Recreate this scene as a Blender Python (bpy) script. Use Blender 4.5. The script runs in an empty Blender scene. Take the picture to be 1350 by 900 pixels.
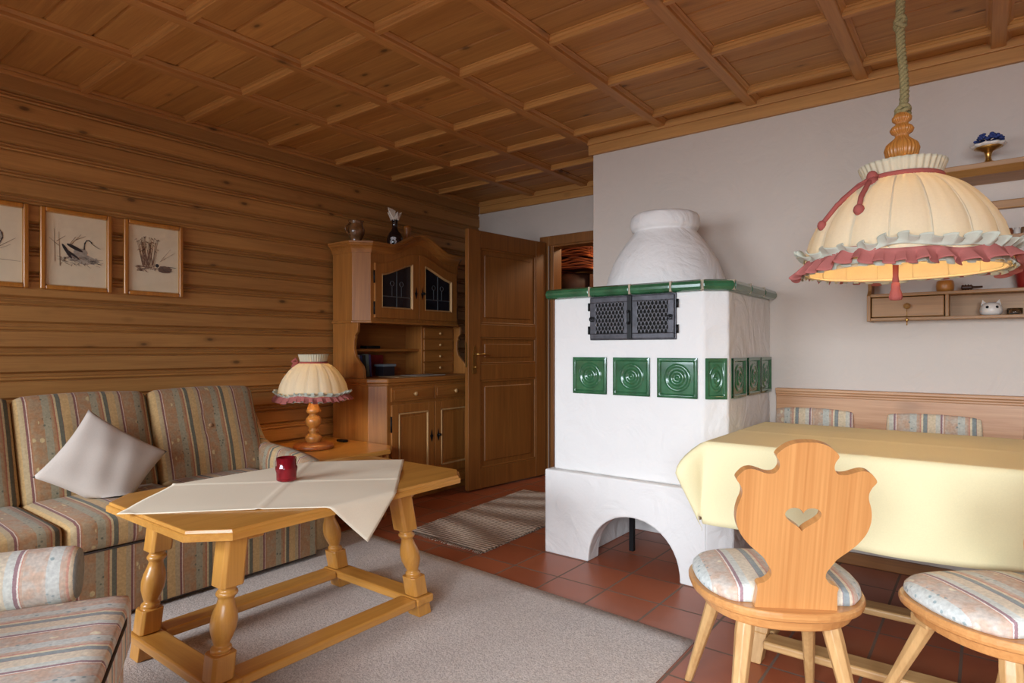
import bpy, bmesh, math, random
from mathutils import Vector, Matrix
random.seed(7)
PI = math.pi
COL = bpy.context.scene.collection
sc = bpy.context.scene

# ------------------------------------------------------------------ colour / node helpers
def S(r, g, b):
    def f(c):
        c /= 255.0
        return c/12.92 if c <= .04045 else ((c+.055)/1.055)**2.4
    return (f(r), f(g), f(b), 1)

def newmat(name):
    m = bpy.data.materials.new(name); m.use_nodes = True
    nt = m.node_tree
    b = nt.nodes['Principled BSDF']
    return m, nt, b

def N(nt, t, **kw):
    n = nt.nodes.new(t)
    for k, v in kw.items():
        if k in n.inputs: n.inputs[k].default_value = v
        else: setattr(n, k, v)
    return n

def ramp(nt, stops, interp='LINEAR'):
    r = nt.nodes.new('ShaderNodeValToRGB')
    r.color_ramp.interpolation = interp
    e = r.color_ramp.elements
    while len(e) > 1: e.remove(e[-1])
    e[0].position, e[0].color = stops[0]
    for p, c in stops[1:]:
        x = e.new(p); x.color = c
    return r

def mathn(nt, op, a, b=None, c=None):
    n = nt.nodes.new('ShaderNodeMath'); n.operation = op
    for i, v in enumerate((a, b, c)):
        if v is None: continue
        if isinstance(v, (int, float)): n.inputs[i].default_value = v
        else: nt.links.new(v, n.inputs[i])
    return n.outputs[0]

def mixc(nt, fac, a, b, mode='MIX'):
    n = nt.nodes.new('ShaderNodeMix'); n.data_type = 'RGBA'; n.blend_type = mode
    L = nt.links.new
    if isinstance(fac, (int, float)): n.inputs[0].default_value = fac
    else: L(fac, n.inputs[0])
    if isinstance(a, tuple): n.inputs[6].default_value = a
    else: L(a, n.inputs[6])
    if isinstance(b, tuple): n.inputs[7].default_value = b
    else: L(b, n.inputs[7])
    return n.outputs[2]

def bump(nt, b, h, strength=.3, dist=.002):
    n = nt.nodes.new('ShaderNodeBump'); n.inputs['Strength'].default_value = strength
    n.inputs['Distance'].default_value = dist
    nt.links.new(h, n.inputs['Height']); nt.links.new(n.outputs[0], b.inputs['Normal'])

def plain(name, col, rough=.5, metal=0, noise=0.0, nscale=20, bmp=0, spec=.5, coat=0):
    m, nt, b = newmat(name)
    b.inputs['Roughness'].default_value = rough; b.inputs['Metallic'].default_value = metal
    b.inputs['Specular IOR Level'].default_value = spec
    b.inputs['Coat Weight'].default_value = coat
    tc = N(nt, 'ShaderNodeTexCoord')
    n = N(nt, 'ShaderNodeTexNoise', Scale=nscale, Detail=5.0)
    nt.links.new(tc.outputs['Object'], n.inputs['Vector'])
    lo = tuple(c*(1-noise) for c in col[:3])+(1,)
    hi = tuple(min(1, c*(1+noise)) for c in col[:3])+(1,)
    r = ramp(nt, [(.3, lo), (.7, hi)]); nt.links.new(n.outputs['Fac'], r.inputs[0])
    nt.links.new(r.outputs[0], b.inputs['Base Color'])
    if bmp: bump(nt, b, n.outputs['Fac'], bmp, .003)
    return m

def wood(name, light, dark, axis='z', rough=.42, grain=1.0, knots=0.0, plank=None, pax='z', coat=0.0, fine=.35, flat=None):
    m, nt, b = newmat(name); L = nt.links.new
    tc = N(nt, 'ShaderNodeTexCoord')
    src = tc.outputs['Object']
    sep = N(nt, 'ShaderNodeSeparateXYZ'); L(src, sep.inputs[0])
    wn = None
    if plank:
        o = {'x': 0, 'y': 1, 'z': 2}[pax]
        off, pitch = plank
        idx = mathn(nt, 'FLOOR', mathn(nt, 'DIVIDE', mathn(nt, 'SUBTRACT', sep.outputs[o], off), pitch))
        w = N(nt, 'ShaderNodeTexWhiteNoise', noise_dimensions='1D'); L(idx, w.inputs['W']); wn = w
        comb = N(nt, 'ShaderNodeCombineXYZ')
        k = mathn(nt, 'MULTIPLY', idx, 3.17)
        for i in range(3): L(k, comb.inputs[i])
        va = N(nt, 'ShaderNodeVectorMath'); va.operation = 'ADD'; L(src, va.inputs[0]); L(comb.outputs[0], va.inputs[1])
        src = va.outputs[0]
    def sc_(al, ac):
        mp = N(nt, 'ShaderNodeMapping')
        s = [ac, ac, ac]; s['xyz'.index(axis)] = al
        if flat: s['xyz'.index(flat)] = 1.0
        mp.inputs['Scale'].default_value = s; L(src, mp.inputs[0]); return mp.outputs[0]
    n1 = N(nt, 'ShaderNodeTexNoise', Scale=1.0, Detail=4.0, Distortion=1.0 if fine < .4 else .15); L(sc_(1.3*grain, 26*grain), n1.inputs['Vector'])
    n2 = N(nt, 'ShaderNodeTexNoise', Scale=1.0, Detail=3.0, Distortion=.3); L(sc_((5 if fine < .4 else 1.6)*grain, 170*grain), n2.inputs['Vector'])
    n3 = N(nt, 'ShaderNodeTexNoise', Scale=2.0, Detail=2.0); L(src, n3.inputs['Vector'])
    f = mathn(nt, 'ADD', mathn(nt, 'MULTIPLY', n1.outputs['Fac'], 1-fine), mathn(nt, 'MULTIPLY', n2.outputs['Fac'], fine))
    r = ramp(nt, [(.32, dark), (.66, light)]); L(f, r.inputs[0])
    col = r.outputs[0]
    mid = tuple((light[i]*.55+dark[i]*.45) for i in range(3))+(1,)
    col = mixc(nt, mathn(nt, 'MULTIPLY', n3.outputs['Fac'], .5), col, mid)
    if wn:
        hs = N(nt, 'ShaderNodeHueSaturation'); L(col, hs.inputs['Color'])
        L(mathn(nt, 'ADD', mathn(nt, 'MULTIPLY', wn.outputs['Value'], .28), .86), hs.inputs['Value'])
        col = hs.outputs[0]
    if knots:
        v = N(nt, 'ShaderNodeTexVoronoi', Scale=1.0, Randomness=1.0); L(sc_(4.4*knots, 9.5*knots), v.inputs['Vector'])
        kr = ramp(nt, [(0, (1, 1, 1, 1)), (.07, (.9, .9, .9, 1)), (.11, (.35, .35, .35, 1)), (.22, (0, 0, 0, 1))]); L(v.outputs['Distance'], kr.inputs[0])
        kc = tuple(c*.22 for c in dark[:3])+(1,)
        kw = N(nt, 'ShaderNodeTexWhiteNoise'); L(v.outputs['Position'], kw.inputs['Vector'])
        kf = mathn(nt, 'MULTIPLY', kr.outputs[0], mathn(nt, 'GREATER_THAN', kw.outputs['Value'], .42))
        col = mixc(nt, mathn(nt, 'MULTIPLY', kf, .85), col, kc)
    L(col, b.inputs['Base Color'])
    b.inputs['Roughness'].default_value = rough
    b.inputs['Coat Weight'].default_value = coat; b.inputs['Coat Roughness'].default_value = .22
    bump(nt, b, f, .12, .002)
    return m

def plaster(name, col, strength=.5, scale=1.0):
    m, nt, b = newmat(name); L = nt.links.new
    b.inputs['Base Color'].default_value = col; b.inputs['Roughness'].default_value = .85
    b.inputs['Specular IOR Level'].default_value = .25
    tc = N(nt, 'ShaderNodeTexCoord')
    n1 = N(nt, 'ShaderNodeTexNoise', Scale=4.0*scale, Detail=5.0, Distortion=2.2, Roughness=.45)
    n2 = N(nt, 'ShaderNodeTexNoise', Scale=60.0*scale, Detail=3.0)
    v = N(nt, 'ShaderNodeTexVoronoi', Scale=5.0*scale); v.feature = 'SMOOTH_F1'
    nd = N(nt, 'ShaderNodeTexNoise', Scale=3.0*scale, Detail=2.0)
    for q in (n1, n2, nd): L(tc.outputs['Object'], q.inputs['Vector'])
    va = N(nt, 'ShaderNodeVectorMath'); va.operation = 'ADD'; L(tc.outputs['Object'], va.inputs[0])
    vs = N(nt, 'ShaderNodeVectorMath'); vs.operation = 'SCALE'; vs.inputs['Scale'].default_value = .35
    L(nd.outputs['Color'], vs.inputs[0]); L(vs.outputs[0], va.inputs[1]); L(va.outputs[0], v.inputs['Vector'])
    h = mathn(nt, 'ADD', n1.outputs['Fac'], mathn(nt, 'MULTIPLY', n2.outputs['Fac'], .08))
    h = mathn(nt, 'ADD', h, mathn(nt, 'MULTIPLY', v.outputs['Distance'], .5))
    bump(nt, b, h, strength, .02)
    return m

def fabric(name, axis='y', phase=0.0, period=.19, bright=1.0, warm=0.0, sgn=1):
    """woven stripes with two floral bands; warm (0..1) puts dim, wood-tinted light into the weave colours"""
    m, nt, b = newmat(name); L = nt.links.new
    tc = N(nt, 'ShaderNodeTexCoord'); sep = N(nt, 'ShaderNodeSeparateXYZ'); L(tc.outputs['Object'], sep.inputs[0])
    wob = N(nt, 'ShaderNodeTexNoise', Scale=4.0, Detail=1.0); L(tc.outputs['Object'], wob.inputs['Vector'])
    wo2 = N(nt, 'ShaderNodeTexNoise', Scale=300.0, Detail=1.0); L(tc.outputs['Object'], wo2.inputs['Vector'])
    ax = sep.outputs['xyz'.index(axis)]
    ax = mathn(nt, 'ADD', ax, mathn(nt, 'MULTIPLY', wo2.outputs['Fac'], .0022))
    u = mathn(nt, 'FRACT', mathn(nt, 'ADD', mathn(nt, 'DIVIDE', mathn(nt, 'ADD', ax, mathn(nt, 'MULTIPLY', wob.outputs['Fac'], .006)), sgn*period), phase+20))
    def mx(p, q): return tuple(p[i]*(1-warm)+q[i]*warm for i in range(3))+(1,)
    brown = mx(S(200, 174, 154), S(168, 126, 90)); lb = mx(S(200, 202, 196), S(158, 146, 120)); cream = mx(S(220, 206, 180), S(196, 170, 128))
    teal = mx(S(150, 158, 158), S(108, 104, 88)); pur = mx(S(160, 130, 134), S(130, 88, 82)); whi = mx(S(232, 224, 214), S(204, 180, 158))
    pink = mx(S(204, 156, 138), S(166, 104, 80)); sand = mx(S(216, 204, 182), S(194, 158, 108)); pale = mx(S(208, 210, 202), S(178, 154, 118))
    st = [(0, brown), (.15, lb), (.30, brown), (.37, pink), (.395, cream), (.44, teal), (.52, pur), (.53, sand),
          (.70, pale), (.80, pur), (.84, whi), (.86, pink), (.875, brown)]
    r = ramp(nt, st, 'CONSTANT'); L(u, r.inputs[0]); col = r.outputs[0]
    sofr = N(nt, 'ShaderNodeTexNoise', Scale=34.0, Detail=4.0); L(tc.outputs['Object'], sofr.inputs['Vector'])
    bandf = ramp(nt, [(0, (1, 1, 1, 1)), (.34, (0, 0, 0, 1)), (.9, (1, 1, 1, 1))], 'CONSTANT'); L(u, bandf.inputs[0])
    mot = ramp(nt, [(.42, (0, 0, 0, 1)), (.58, (1, 1, 1, 1))]); L(sofr.outputs['Fac'], mot.inputs[0])
    col = mixc(nt, mathn(nt, 'MULTIPLY', mathn(nt, 'MULTIPLY', mot.outputs[0], bandf.outputs[0]), .45), col, lb)
    v = N(nt, 'ShaderNodeTexVoronoi', Scale=22.0); L(tc.outputs['Object'], v.inputs['Vector'])
    vd = mathn(nt, 'ADD', v.outputs['Distance'], mathn(nt, 'MULTIPLY', sofr.outputs['Fac'], .25))
    fl = ramp(nt, [(0, (1, 1, 1, 1)), (.33, (1, 1, 1, 1)), (.39, (0, 0, 0, 1))]); L(vd, fl.inputs[0])
    band = ramp(nt, [(0, (0, 0, 0, 1)), (.04, (1, 1, 1, 1)), (.13, (0, 0, 0, 1)), (.9, (1, 1, 1, 1)), (.97, (0, 0, 0, 1))], 'CONSTANT'); L(u, band.inputs[0])
    w1 = N(nt, 'ShaderNodeTexWhiteNoise'); L(v.outputs['Position'], w1.inputs['Vector'])
    on = mathn(nt, 'GREATER_THAN', w1.outputs['Value'], .35)
    f1 = mathn(nt, 'MULTIPLY', mathn(nt, 'MULTIPLY', fl.outputs[0], band.outputs[0]), on)
    col = mixc(nt, mathn(nt, 'MULTIPLY', f1, .8), col, mx(S(230, 222, 196), S(206, 184, 136)))
    v2 = N(nt, 'ShaderNodeTexVoronoi', Scale=60.0); L(tc.outputs['Object'], v2.inputs['Vector'])
    fl2 = ramp(nt, [(0, (1, 1, 1, 1)), (.22, (1, 1, 1, 1)), (.34, (0, 0, 0, 1))]); L(v2.outputs['Distance'], fl2.inputs[0])
    band2 = ramp(nt, [(0, (0, 0, 0, 1)), (.12, (1, 1, 1, 1)), (.30, (0, 0, 0, 1))], 'CONSTANT'); L(u, band2.inputs[0])
    w2 = N(nt, 'ShaderNodeTexWhiteNoise'); L(v2.outputs['Position'], w2.inputs['Vector'])
    on2 = mathn(nt, 'GREATER_THAN', w2.outputs['Value'], .62)
    f2 = mathn(nt, 'MULTIPLY', mathn(nt, 'MULTIPLY', fl2.outputs[0], band2.outputs[0]), on2)
    col = mixc(nt, mathn(nt, 'MULTIPLY', f2, .7), col, mx(S(120, 146, 150), S(84, 88, 76)))
    n = N(nt, 'ShaderNodeTexNoise', Scale=110.0, Detail=4.0); L(tc.outputs['Object'], n.inputs['Vector'])
    hs = N(nt, 'ShaderNodeHueSaturation'); L(col, hs.inputs['Color'])
    L(mathn(nt, 'MULTIPLY', mathn(nt, 'ADD', mathn(nt, 'MULTIPLY', n.outputs['Fac'], .7), .65), bright), hs.inputs['Value'])
    L(hs.outputs[0], b.inputs['Base Color'])
    b.inputs['Roughness'].default_value = .9; b.inputs['Specular IOR Level'].default_value = .15
    b.inputs['Sheen Weight'].default_value = .1
    bump(nt, b, n.outputs['Fac'], .25, .002)
    return m

def cloth(name, col, rough=.85, weave=180, transl=0.0, bands=None):
    m, nt, b = newmat(name); L = nt.links.new
    tc = N(nt, 'ShaderNodeTexCoord')
    n = N(nt, 'ShaderNodeTexNoise', Scale=float(weave), Detail=3.0); L(tc.outputs['Object'], n.inputs['Vector'])
    n2 = N(nt, 'ShaderNodeTexNoise', Scale=5.0, Detail=3.0); L(tc.outputs['Object'], n2.inputs['Vector'])
    c = mixc(nt, mathn(nt, 'MULTIPLY', n.outputs['Fac'], .22), col, tuple(x*.55 for x in col[:3])+(1,))
    c = mixc(nt, mathn(nt, 'MULTIPLY', n2.outputs['Fac'], .12), c, tuple(x*.6 for x in col[:3])+(1,))
    L(c, b.inputs['Base Color']); b.inputs['Roughness'].default_value = rough
    b.inputs['Specular IOR Level'].default_value = .15
    bump(nt, b, n.outputs['Fac'], .2, .001)
    if transl:
        t = N(nt, 'ShaderNodeBsdfTranslucent'); L(c, t.inputs[0])
        mx = N(nt, 'ShaderNodeMixShader'); mx.inputs[0].default_value = transl
        out = nt.nodes['Material Output']
        L(b.outputs[0], mx.inputs[1]); L(t.outputs[0], mx.inputs[2]); L(mx.outputs[0], out.inputs[0])
    return m

def tilefloor(name):
    m, nt, b = newmat(name); L = nt.links.new
    tc = N(nt, 'ShaderNodeTexCoord')
    mp = N(nt, 'ShaderNodeMapping'); mp.inputs['Location'].default_value = TILE_OFF; L(tc.outputs['Object'], mp.inputs[0])
    br = N(nt, 'ShaderNodeTexBrick', offset=0.0, squash=1.0)
    br.inputs['Scale'].default_value = 1.0
    br.inputs['Mortar Size'].default_value = .005; br.inputs['Mortar Smooth'].default_value = .1
    br.inputs['Brick Width'].default_value = TILE_W; br.inputs['Row Height'].default_value = TILE_H
    br.inputs['Color1'].default_value = S(178, 98, 64); br.inputs['Color2'].default_value = S(160, 84, 54)
    br.inputs['Mortar'].default_value = S(118, 104, 90)
    L(mp.outputs[0], br.inputs['Vector'])
    n = N(nt, 'ShaderNodeTexNoise', Scale=7.0, Detail=6.0); L(tc.outputs['Object'], n.inputs['Vector'])
    c = mixc(nt, mathn(nt, 'MULTIPLY', n.outputs['Fac'], .5), br.outputs['Color'], S(132, 76, 54))
    L(c, b.inputs['Base Color'])
    rr = mathn(nt, 'ADD', mathn(nt, 'MULTIPLY', br.outputs['Fac'], .4), .34); L(rr, b.inputs['Roughness'])
    bump(nt, b, mathn(nt, 'MULTIPLY', br.outputs['Fac'], -1.0), .5, .003)
    return m

def carpet(name, col, dark, scale=140, stripes=None):
    m, nt, b = newmat(name); L = nt.links.new
    tc = N(nt, 'ShaderNodeTexCoord')
    n = N(nt, 'ShaderNodeTexNoise', Scale=float(scale), Detail=3.0, Roughness=.7); L(tc.outputs['Object'], n.inputs['Vector'])
    n2 = N(nt, 'ShaderNodeTexNoise', Scale=6.0, Detail=5.0); L(tc.outputs['Object'], n2.inputs['Vector'])
    r = ramp(nt, [(.35, dark), (.6, col)]); L(n.outputs['Fac'], r.inputs[0])
    c = mixc(nt, mathn(nt, 'MULTIPLY', n2.outputs['Fac'], .35), r.outputs[0], dark)
    h = n.outputs['Fac']
    if stripes:
        sep = N(nt, 'ShaderNodeSeparateXYZ'); L(tc.outputs['Object'], sep.inputs[0])
        w = mathn(nt, 'SINE', mathn(nt, 'MULTIPLY', sep.outputs[1], stripes))
        c = mixc(nt, mathn(nt, 'MULTIPLY', mathn(nt, 'ADD', w, 1.0), .22), c, S(120, 96, 80))
        h = mathn(nt, 'ADD', h, w)
    L(c, b.inputs['Base Color']); b.inputs['Roughness'].default_value = .95
    b.inputs['Specular IOR Level'].default_value = .1; b.inputs['Sheen Weight'].default_value = .2
    bump(nt, b, h, .8, .006)
    return m

# ------------------------------------------------------------------ mesh builder
class MB:
    def __init__(s): s.v = []; s.f = []; s.sm = []
    def add(s, vs, fs, smooth=False):
        o = len(s.v); s.v += [tuple(p) for p in vs]
        for f in fs: s.f.append(tuple(i+o for i in f)); s.sm.append(smooth)
        return s
    def box(s, x0, x1, y0, y1, z0, z1):
        v = [(x, y, z) for x in (x0, x1) for y in (y0, y1) for z in (z0, z1)]
        return s.add(v, [(0, 1, 3, 2), (4, 6, 7, 5), (0, 4, 5, 1), (2, 3, 7, 6), (0, 2, 6, 4), (1, 5, 7, 3)])
    def prism(s, poly, a, b, axis='z', smooth=False):
        n = len(poly)
        def P(p, t):
            return {'z': (p[0], p[1], t), 'y': (p[0], t, p[1]), 'x': (t, p[0], p[1])}[axis]
        v = [P(p, a) for p in poly]+[P(p, b) for p in poly]
        s.add(v, [tuple(range(n)), tuple(range(2*n-1, n-1, -1))])
        o = len(s.v)-2*n
        for i in range(n):
            j = (i+1) % n
            s.f.append((o+i, o+j, o+n+j, o+n+i)); s.sm.append(smooth)
        return s
    def lathe(s, prof, c=(0, 0, 0), n=32, fn=None, close=False, smooth=True):
        v = []
        for r, z in prof:
            for k in range(n):
                a = 2*PI*k/n
                rr = r*(fn(a, r, z) if fn else 1)
                v.append((c[0]+rr*math.cos(a), c[1]+rr*math.sin(a), c[2]+z))
        fs = []
        for i in range(len(prof)-1):
            for k in range(n):
                k2 = (k+1) % n
                fs.append((i*n+k, i*n+k2, (i+1)*n+k2, (i+1)*n+k))
        if prof[0][0] > 1e-4 and close: fs.append(tuple(range(n-1, -1, -1)))
        if prof[-1][0] > 1e-4 and close: fs.append(tuple((len(prof)-1)*n+k for k in range(n)))
        return s.add(v, fs, smooth)
    def tube(s, path, rad, n=10, caps=True, smooth=True, flat=None):
        P = [Vector(p) for p in path]; R = rad if isinstance(rad, (list, tuple)) else [rad]*len(P)
        v = []; up = Vector((0, 0, 1)); prev = None
        for i, p in enumerate(P):
            t = (P[min(i+1, len(P)-1)]-P[max(i-1, 0)])
            if t.length < 1e-9: t = Vector((0, 0, 1))
            t.normalize()
            if prev is None:
                a = t.cross(up) if abs(t.z) < .95 else t.cross(Vector((1, 0, 0)))
            else: a = prev-t*prev.dot(t)
            a.normalize(); prev = a; b = t.cross(a)
            for k in range(n):
                q = 2*PI*k/n
                fa = flat if flat else 1
                v.append(p+a*R[i]*math.cos(q)+b*R[i]*fa*math.sin(q))
        fs = []
        for i in range(len(P)-1):
            for k in range(n):
                k2 = (k+1) % n
                fs.append((i*n+k, i*n+k2, (i+1)*n+k2, (i+1)*n+k))
        if caps: fs.append(tuple(range(n-1, -1, -1))); fs.append(tuple((len(P)-1)*n+k for k in range(n)))
        return s.add(v, fs, smooth)
    def ball(s, c, r, n=16, sq=(1, 1, 1)):
        m = n//2
        v = []; fs = []
        for i in range(m+1):
            a = PI*i/m
            for k in range(n):
                q = 2*PI*k/n
                v.append((c[0]+r*sq[0]*math.sin(a)*math.cos(q), c[1]+r*sq[1]*math.sin(a)*math.sin(q), c[2]+r*sq[2]*math.cos(a)))
        for i in range(m):
            for k in range(n):
                k2 = (k+1) % n
                fs.append((i*n+k, (i+1)*n+k, (i+1)*n+k2, i*n+k2))
        return s.add(v, fs, True)
    def grid(s, fn, nu, nv, smooth=True, wrap=False):
        v = [fn(i/nu, j/nv) for j in range(nv+1) for i in range(nu+1)]
        fs = [(j*(nu+1)+i, j*(nu+1)+i+1, (j+1)*(nu+1)+i+1, (j+1)*(nu+1)+i) for j in range(nv) for i in range(nu)]
        return s.add(v, fs, smooth)
    def cushion(s, cx, cy, cz, sx, sy, sz, r=.04, puff=.02, n=9, tuft=None):
        # rounded, slightly puffed box; full sizes sx, sy, sz
        bm = bmesh.new(); bmesh.ops.create_cube(bm, size=2.0)
        bmesh.ops.subdivide_edges(bm, edges=bm.edges[:], cuts=n, use_grid_fill=True)
        h = Vector((sx/2, sy/2, sz/2)); inn = Vector((max(h.x-r, .001), max(h.y-r, .001), max(h.z-r, .001)))
        out = []
        for vt in bm.verts:
            c = vt.co
            w = Vector([math.copysign(abs(c[i])**.8, c[i]) for i in range(3)])
            p = Vector((w.x*h.x, w.y*h.y, w.z*h.z))
            q = Vector([max(-inn[i], min(inn[i], p[i])) for i in range(3)])
            d = p-q
            if d.length > 1e-7: p = q+d.normalized()*min(r, r)
            u2 = [(1-min(1, abs(p[i]/h[i]))**2) for i in range(3)]
            p.z += math.copysign(puff*u2[0]*u2[1], p.z)*(abs(p.z) > h.z*.3)
            p.y += math.copysign(puff*.5*u2[0]*u2[2], p.y)*(abs(p.y) > h.y*.6)
            p.x += math.copysign(puff*.5*u2[1]*u2[2], p.x)*(abs(p.x) > h.x*.6)
            out.append((p.x+cx, p.y+cy, p.z+cz))
        fs = [tuple(v.index for v in f.verts) for f in bm.faces]
        bm.free()
        return s.add(out, fs, True)
    def xf(s, fn, start=0):
        s.v = s.v[:start]+[tuple(fn(*p)) for p in s.v[start:]]; return s
    def build(s, name, mat, parent=None, bevel=0, seg=2, merge=False, smooth=None, sub=0, solid=0):
        me = bpy.data.meshes.new(name); 
        org = parent_origin(parent)
        me.from_pydata([(x-org[0], y-org[1], z-org[2]) for x, y, z in s.v] if org else s.v, [], s.f); me.update()
        bm = bmesh.new(); bm.from_mesh(me)
        for f, k in zip(bm.faces, s.sm): f.smooth = k
        if merge: bmesh.ops.remove_doubles(bm, verts=bm.verts, dist=1e-5)
        bmesh.ops.recalc_face_normals(bm, faces=bm.faces)
        bm.to_mesh(me); bm.free()
        o = bpy.data.objects.new(name, me); COL.objects.link(o)
        if isinstance(mat, (list, tuple)): me.materials.append(mat[0])
        else: me.materials.append(mat)
        if parent: o.parent = parent
        if solid:
            md = o.modifiers.new('solid', 'SOLIDIFY'); md.thickness = solid; md.offset = 0
        if bevel:
            md = o.modifiers.new('bevel', 'BEVEL'); md.width = bevel; md.segments = seg
            md.limit_method = 'ANGLE'; md.angle_limit = math.radians(35); md.harden_normals = False
        if sub:
            md = o.modifiers.new('sub', 'SUBSURF'); md.levels = sub; md.render_levels = sub
        return o

def parent_origin(p):
    # world origin that part meshes (given in world coordinates) are made relative to
    if p is None or p.get('_local'): return None
    v = Vector((0, 0, 0)); q = p
    while q is not None: v += q.location; q = q.parent
    return v

def thing(name, label, cat, loc=(0, 0, 0), rotz=0, group=None, local=False):
    o = bpy.data.objects.new(name, None); COL.objects.link(o)
    o.location = loc; o.rotation_euler = (0, 0, rotz); o.empty_display_size = .1
    o['label'] = label; o['category'] = cat
    if group: o['group'] = group
    if local: o['_local'] = 1
    return o

def single(o, label, cat, group=None, origin=True):
    o['label'] = label; o['category'] = cat
    if group: o['group'] = group
    if origin:      # move the mesh origin to the centre of its base
        me = o.data
        xs = [v.co.x for v in me.vertices]; ys = [v.co.y for v in me.vertices]; zs = [v.co.z for v in me.vertices]
        c = Vector(((min(xs)+max(xs))/2, (min(ys)+max(ys))/2, min(zs)))
        me.transform(Matrix.Translation(-c)); o.location = c
    return o

def struct(o):
    o['kind'] = 'structure'; return o

def place(p, fn):
    pass

# ------------------------------------------------------------------ camera (eye at the origin, 1.08 m up)
CAMZ = 1.08
YAW = math.radians(37.5)
cam = bpy.data.cameras.new('camera'); co = bpy.data.objects.new('camera', cam); COL.objects.link(co)
co.location = (0, 0, CAMZ); co.rotation_euler = (PI/2, 0, YAW)
cam.sensor_width = 36; cam.lens = 36*814/1350; cam.shift_y = 10/1350
cam.clip_start = .05; sc.camera = co

# ------------------------------------------------------------------ key planes of the room
XL, YR, YB, XC, ZC = -3.76, 3.51, 4.40, -2.03, 2.445
XE, YS = 2.6, -1.9           # unseen side and rear walls
TILE_OFF = (1.61, -2.2, 0); TILE_W = .257; TILE_H = .257

# ------------------------------------------------------------------ materials
PINE_L, PINE_D = S(186, 118, 56), S(140, 80, 32)
M = {}
M['wall_wood'] = wood('pine_wall', S(190, 138, 76), S(152, 102, 54), 'y', rough=.5, knots=1.0, plank=(.08, .125), pax='z')
M['ceil_wood'] = wood('pine_ceiling', S(200, 146, 80), S(160, 108, 56), 'x', rough=.5, knots=1.0, plank=(1.2-.53*12, .53/3), pax='y')
M['beam_y'] = wood('pine_beam_long', S(198, 142, 80), S(160, 106, 54), 'y', rough=.45, knots=.8)
M['beam_x'] = wood('pine_beam_cross', S(202, 146, 80), S(164, 110, 56), 'x', rough=.45, knots=.8)
M['beech_back'] = wood('beech_back', S(216, 156, 94), S(184, 122, 66), 'z', rough=.33, coat=.3, fine=.5, flat='y')
for a in 'xyz':
    M['cab_'+a] = wood('cabinet_wood_'+a, S(178, 116, 54), S(138, 84, 34), a, rough=.4, knots=.0)
    M['door_'+a] = wood('door_wood_'+a, S(152, 96, 42), S(116, 70, 28), a, rough=.45)
    M['oak_'+a] = wood('oak_'+a, S(216, 156, 74), S(184, 122, 50), a, rough=.3, coat=.35)
    M['beech_'+a] = wood('beech_'+a, S(216, 158, 96), S(188, 126, 70), a, rough=.33, coat=.3, fine=.5)
    M['pale_'+a] = wood('pale_wood_'+a, S(214, 172, 116), S(180, 134, 82), a, rough=.4)
    M['shelf_'+a] = wood('shelf_wood_'+a, S(178, 130, 74), S(142, 96, 48), a, rough=.45)
    M['bench_'+a] = wood('bench_wood_'+a, S(206, 158, 116), S(168, 114, 72), a, rough=.4, knots=.6)
M['plaster'] = plaster('wall_plaster', S(208, 194, 182), .5)
M['stove_plaster'] = plaster('stove_plaster', S(232, 228, 224), .6, 1.2)
M['tile'] = tilefloor('terracotta_tiles')
M['rug'] = carpet('beige_carpet', S(224, 210, 200), S(174, 158, 148), 150)
M['runner'] = carpet('woven_runner', S(206, 182, 160), S(168, 142, 120), 60, stripes=230)
M['green'] = plain('green_glaze', S(48, 96, 64), .17, noise=.35, nscale=14, coat=.6)
M['grout'] = plain('grout', S(176, 160, 138), .9)
M['iron'] = plain('black_iron', S(74, 72, 76), .42, .6, noise=.25, nscale=40, bmp=.2)
M['grille'] = plain('worn_iron', S(128, 128, 134), .35, .5)
M['dark'] = plain('dark_iron', S(24, 24, 26), .5, .4)
M['soot'] = plain('soot_black', S(18, 17, 16), .9)
M['brass'] = plain('brass', S(190, 150, 84), .3, .9, noise=.1)
M['fab_y'] = fabric('striped_fabric_sofa', 'y', .12, warm=1.0, bright=.93)  # shaded copy: dim light bounced off the wood is put into the stripes
M['fab_x'] = fabric('striped_fabric_arm', 'x', .1, warm=.9, bright=.95)
M['fab_ax'] = fabric('striped_fabric_armchair', 'x', .35, warm=.0, bright=1.3)  # lit copy of the weave, colours raised in place of window light
M['fab_ay'] = fabric('striped_fabric_armchair_arm', 'y', .12, warm=.0, bright=1.3)
M['fab_bench'] = fabric('striped_fabric_bench', 'x', .3, .185, warm=.45)
M['fab_chair'] = fabric('striped_fabric_chair', 'x', .195, .19, 1.04, sgn=-1)
M['seam'] = plain('dark_piping', S(70, 60, 54), .8)
M['pillow'] = cloth('pillow_linen', S(206, 192, 180))
M['yellow'] = cloth('yellow_tablecloth', S(241, 228, 182), weave=240)
M['cream'] = cloth('cream_cloth', S(252, 238, 212), weave=240)
M['shade'] = cloth('lampshade_linen', S(246, 236, 208), weave=160, transl=.34)
M['lining'] = cloth('lampshade_lining', S(250, 240, 214), weave=60, transl=.3)
M['mint'] = cloth('mint_ruffle', S(218, 220, 202), transl=.2)
M['pink'] = cloth('pink_ruffle', S(196, 118, 110), transl=.15)
M['pinkcord'] = cloth('pink_cord', S(172, 92, 84), weave=300)
M['rope'] = plain('hemp_rope', S(150, 136, 92), .9, noise=.3, nscale=200, bmp=.5)
M['turned'] = wood('turned_lamp_wood', S(206, 140, 66), S(160, 96, 40), 'z', rough=.35, coat=.2)
M['lampbase'] = wood('lamp_base_wood', S(184, 108, 52), S(140, 74, 34), 'z', rough=.35, coat=.3)
M['paper'] = plain('print_paper', S(236, 220, 190), .7, noise=.03)
M['ink'] = plain('ink_dark', S(44, 40, 44), .8)
M['inkb'] = plain('ink_brown', S(124, 90, 68), .8, noise=.2)
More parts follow.
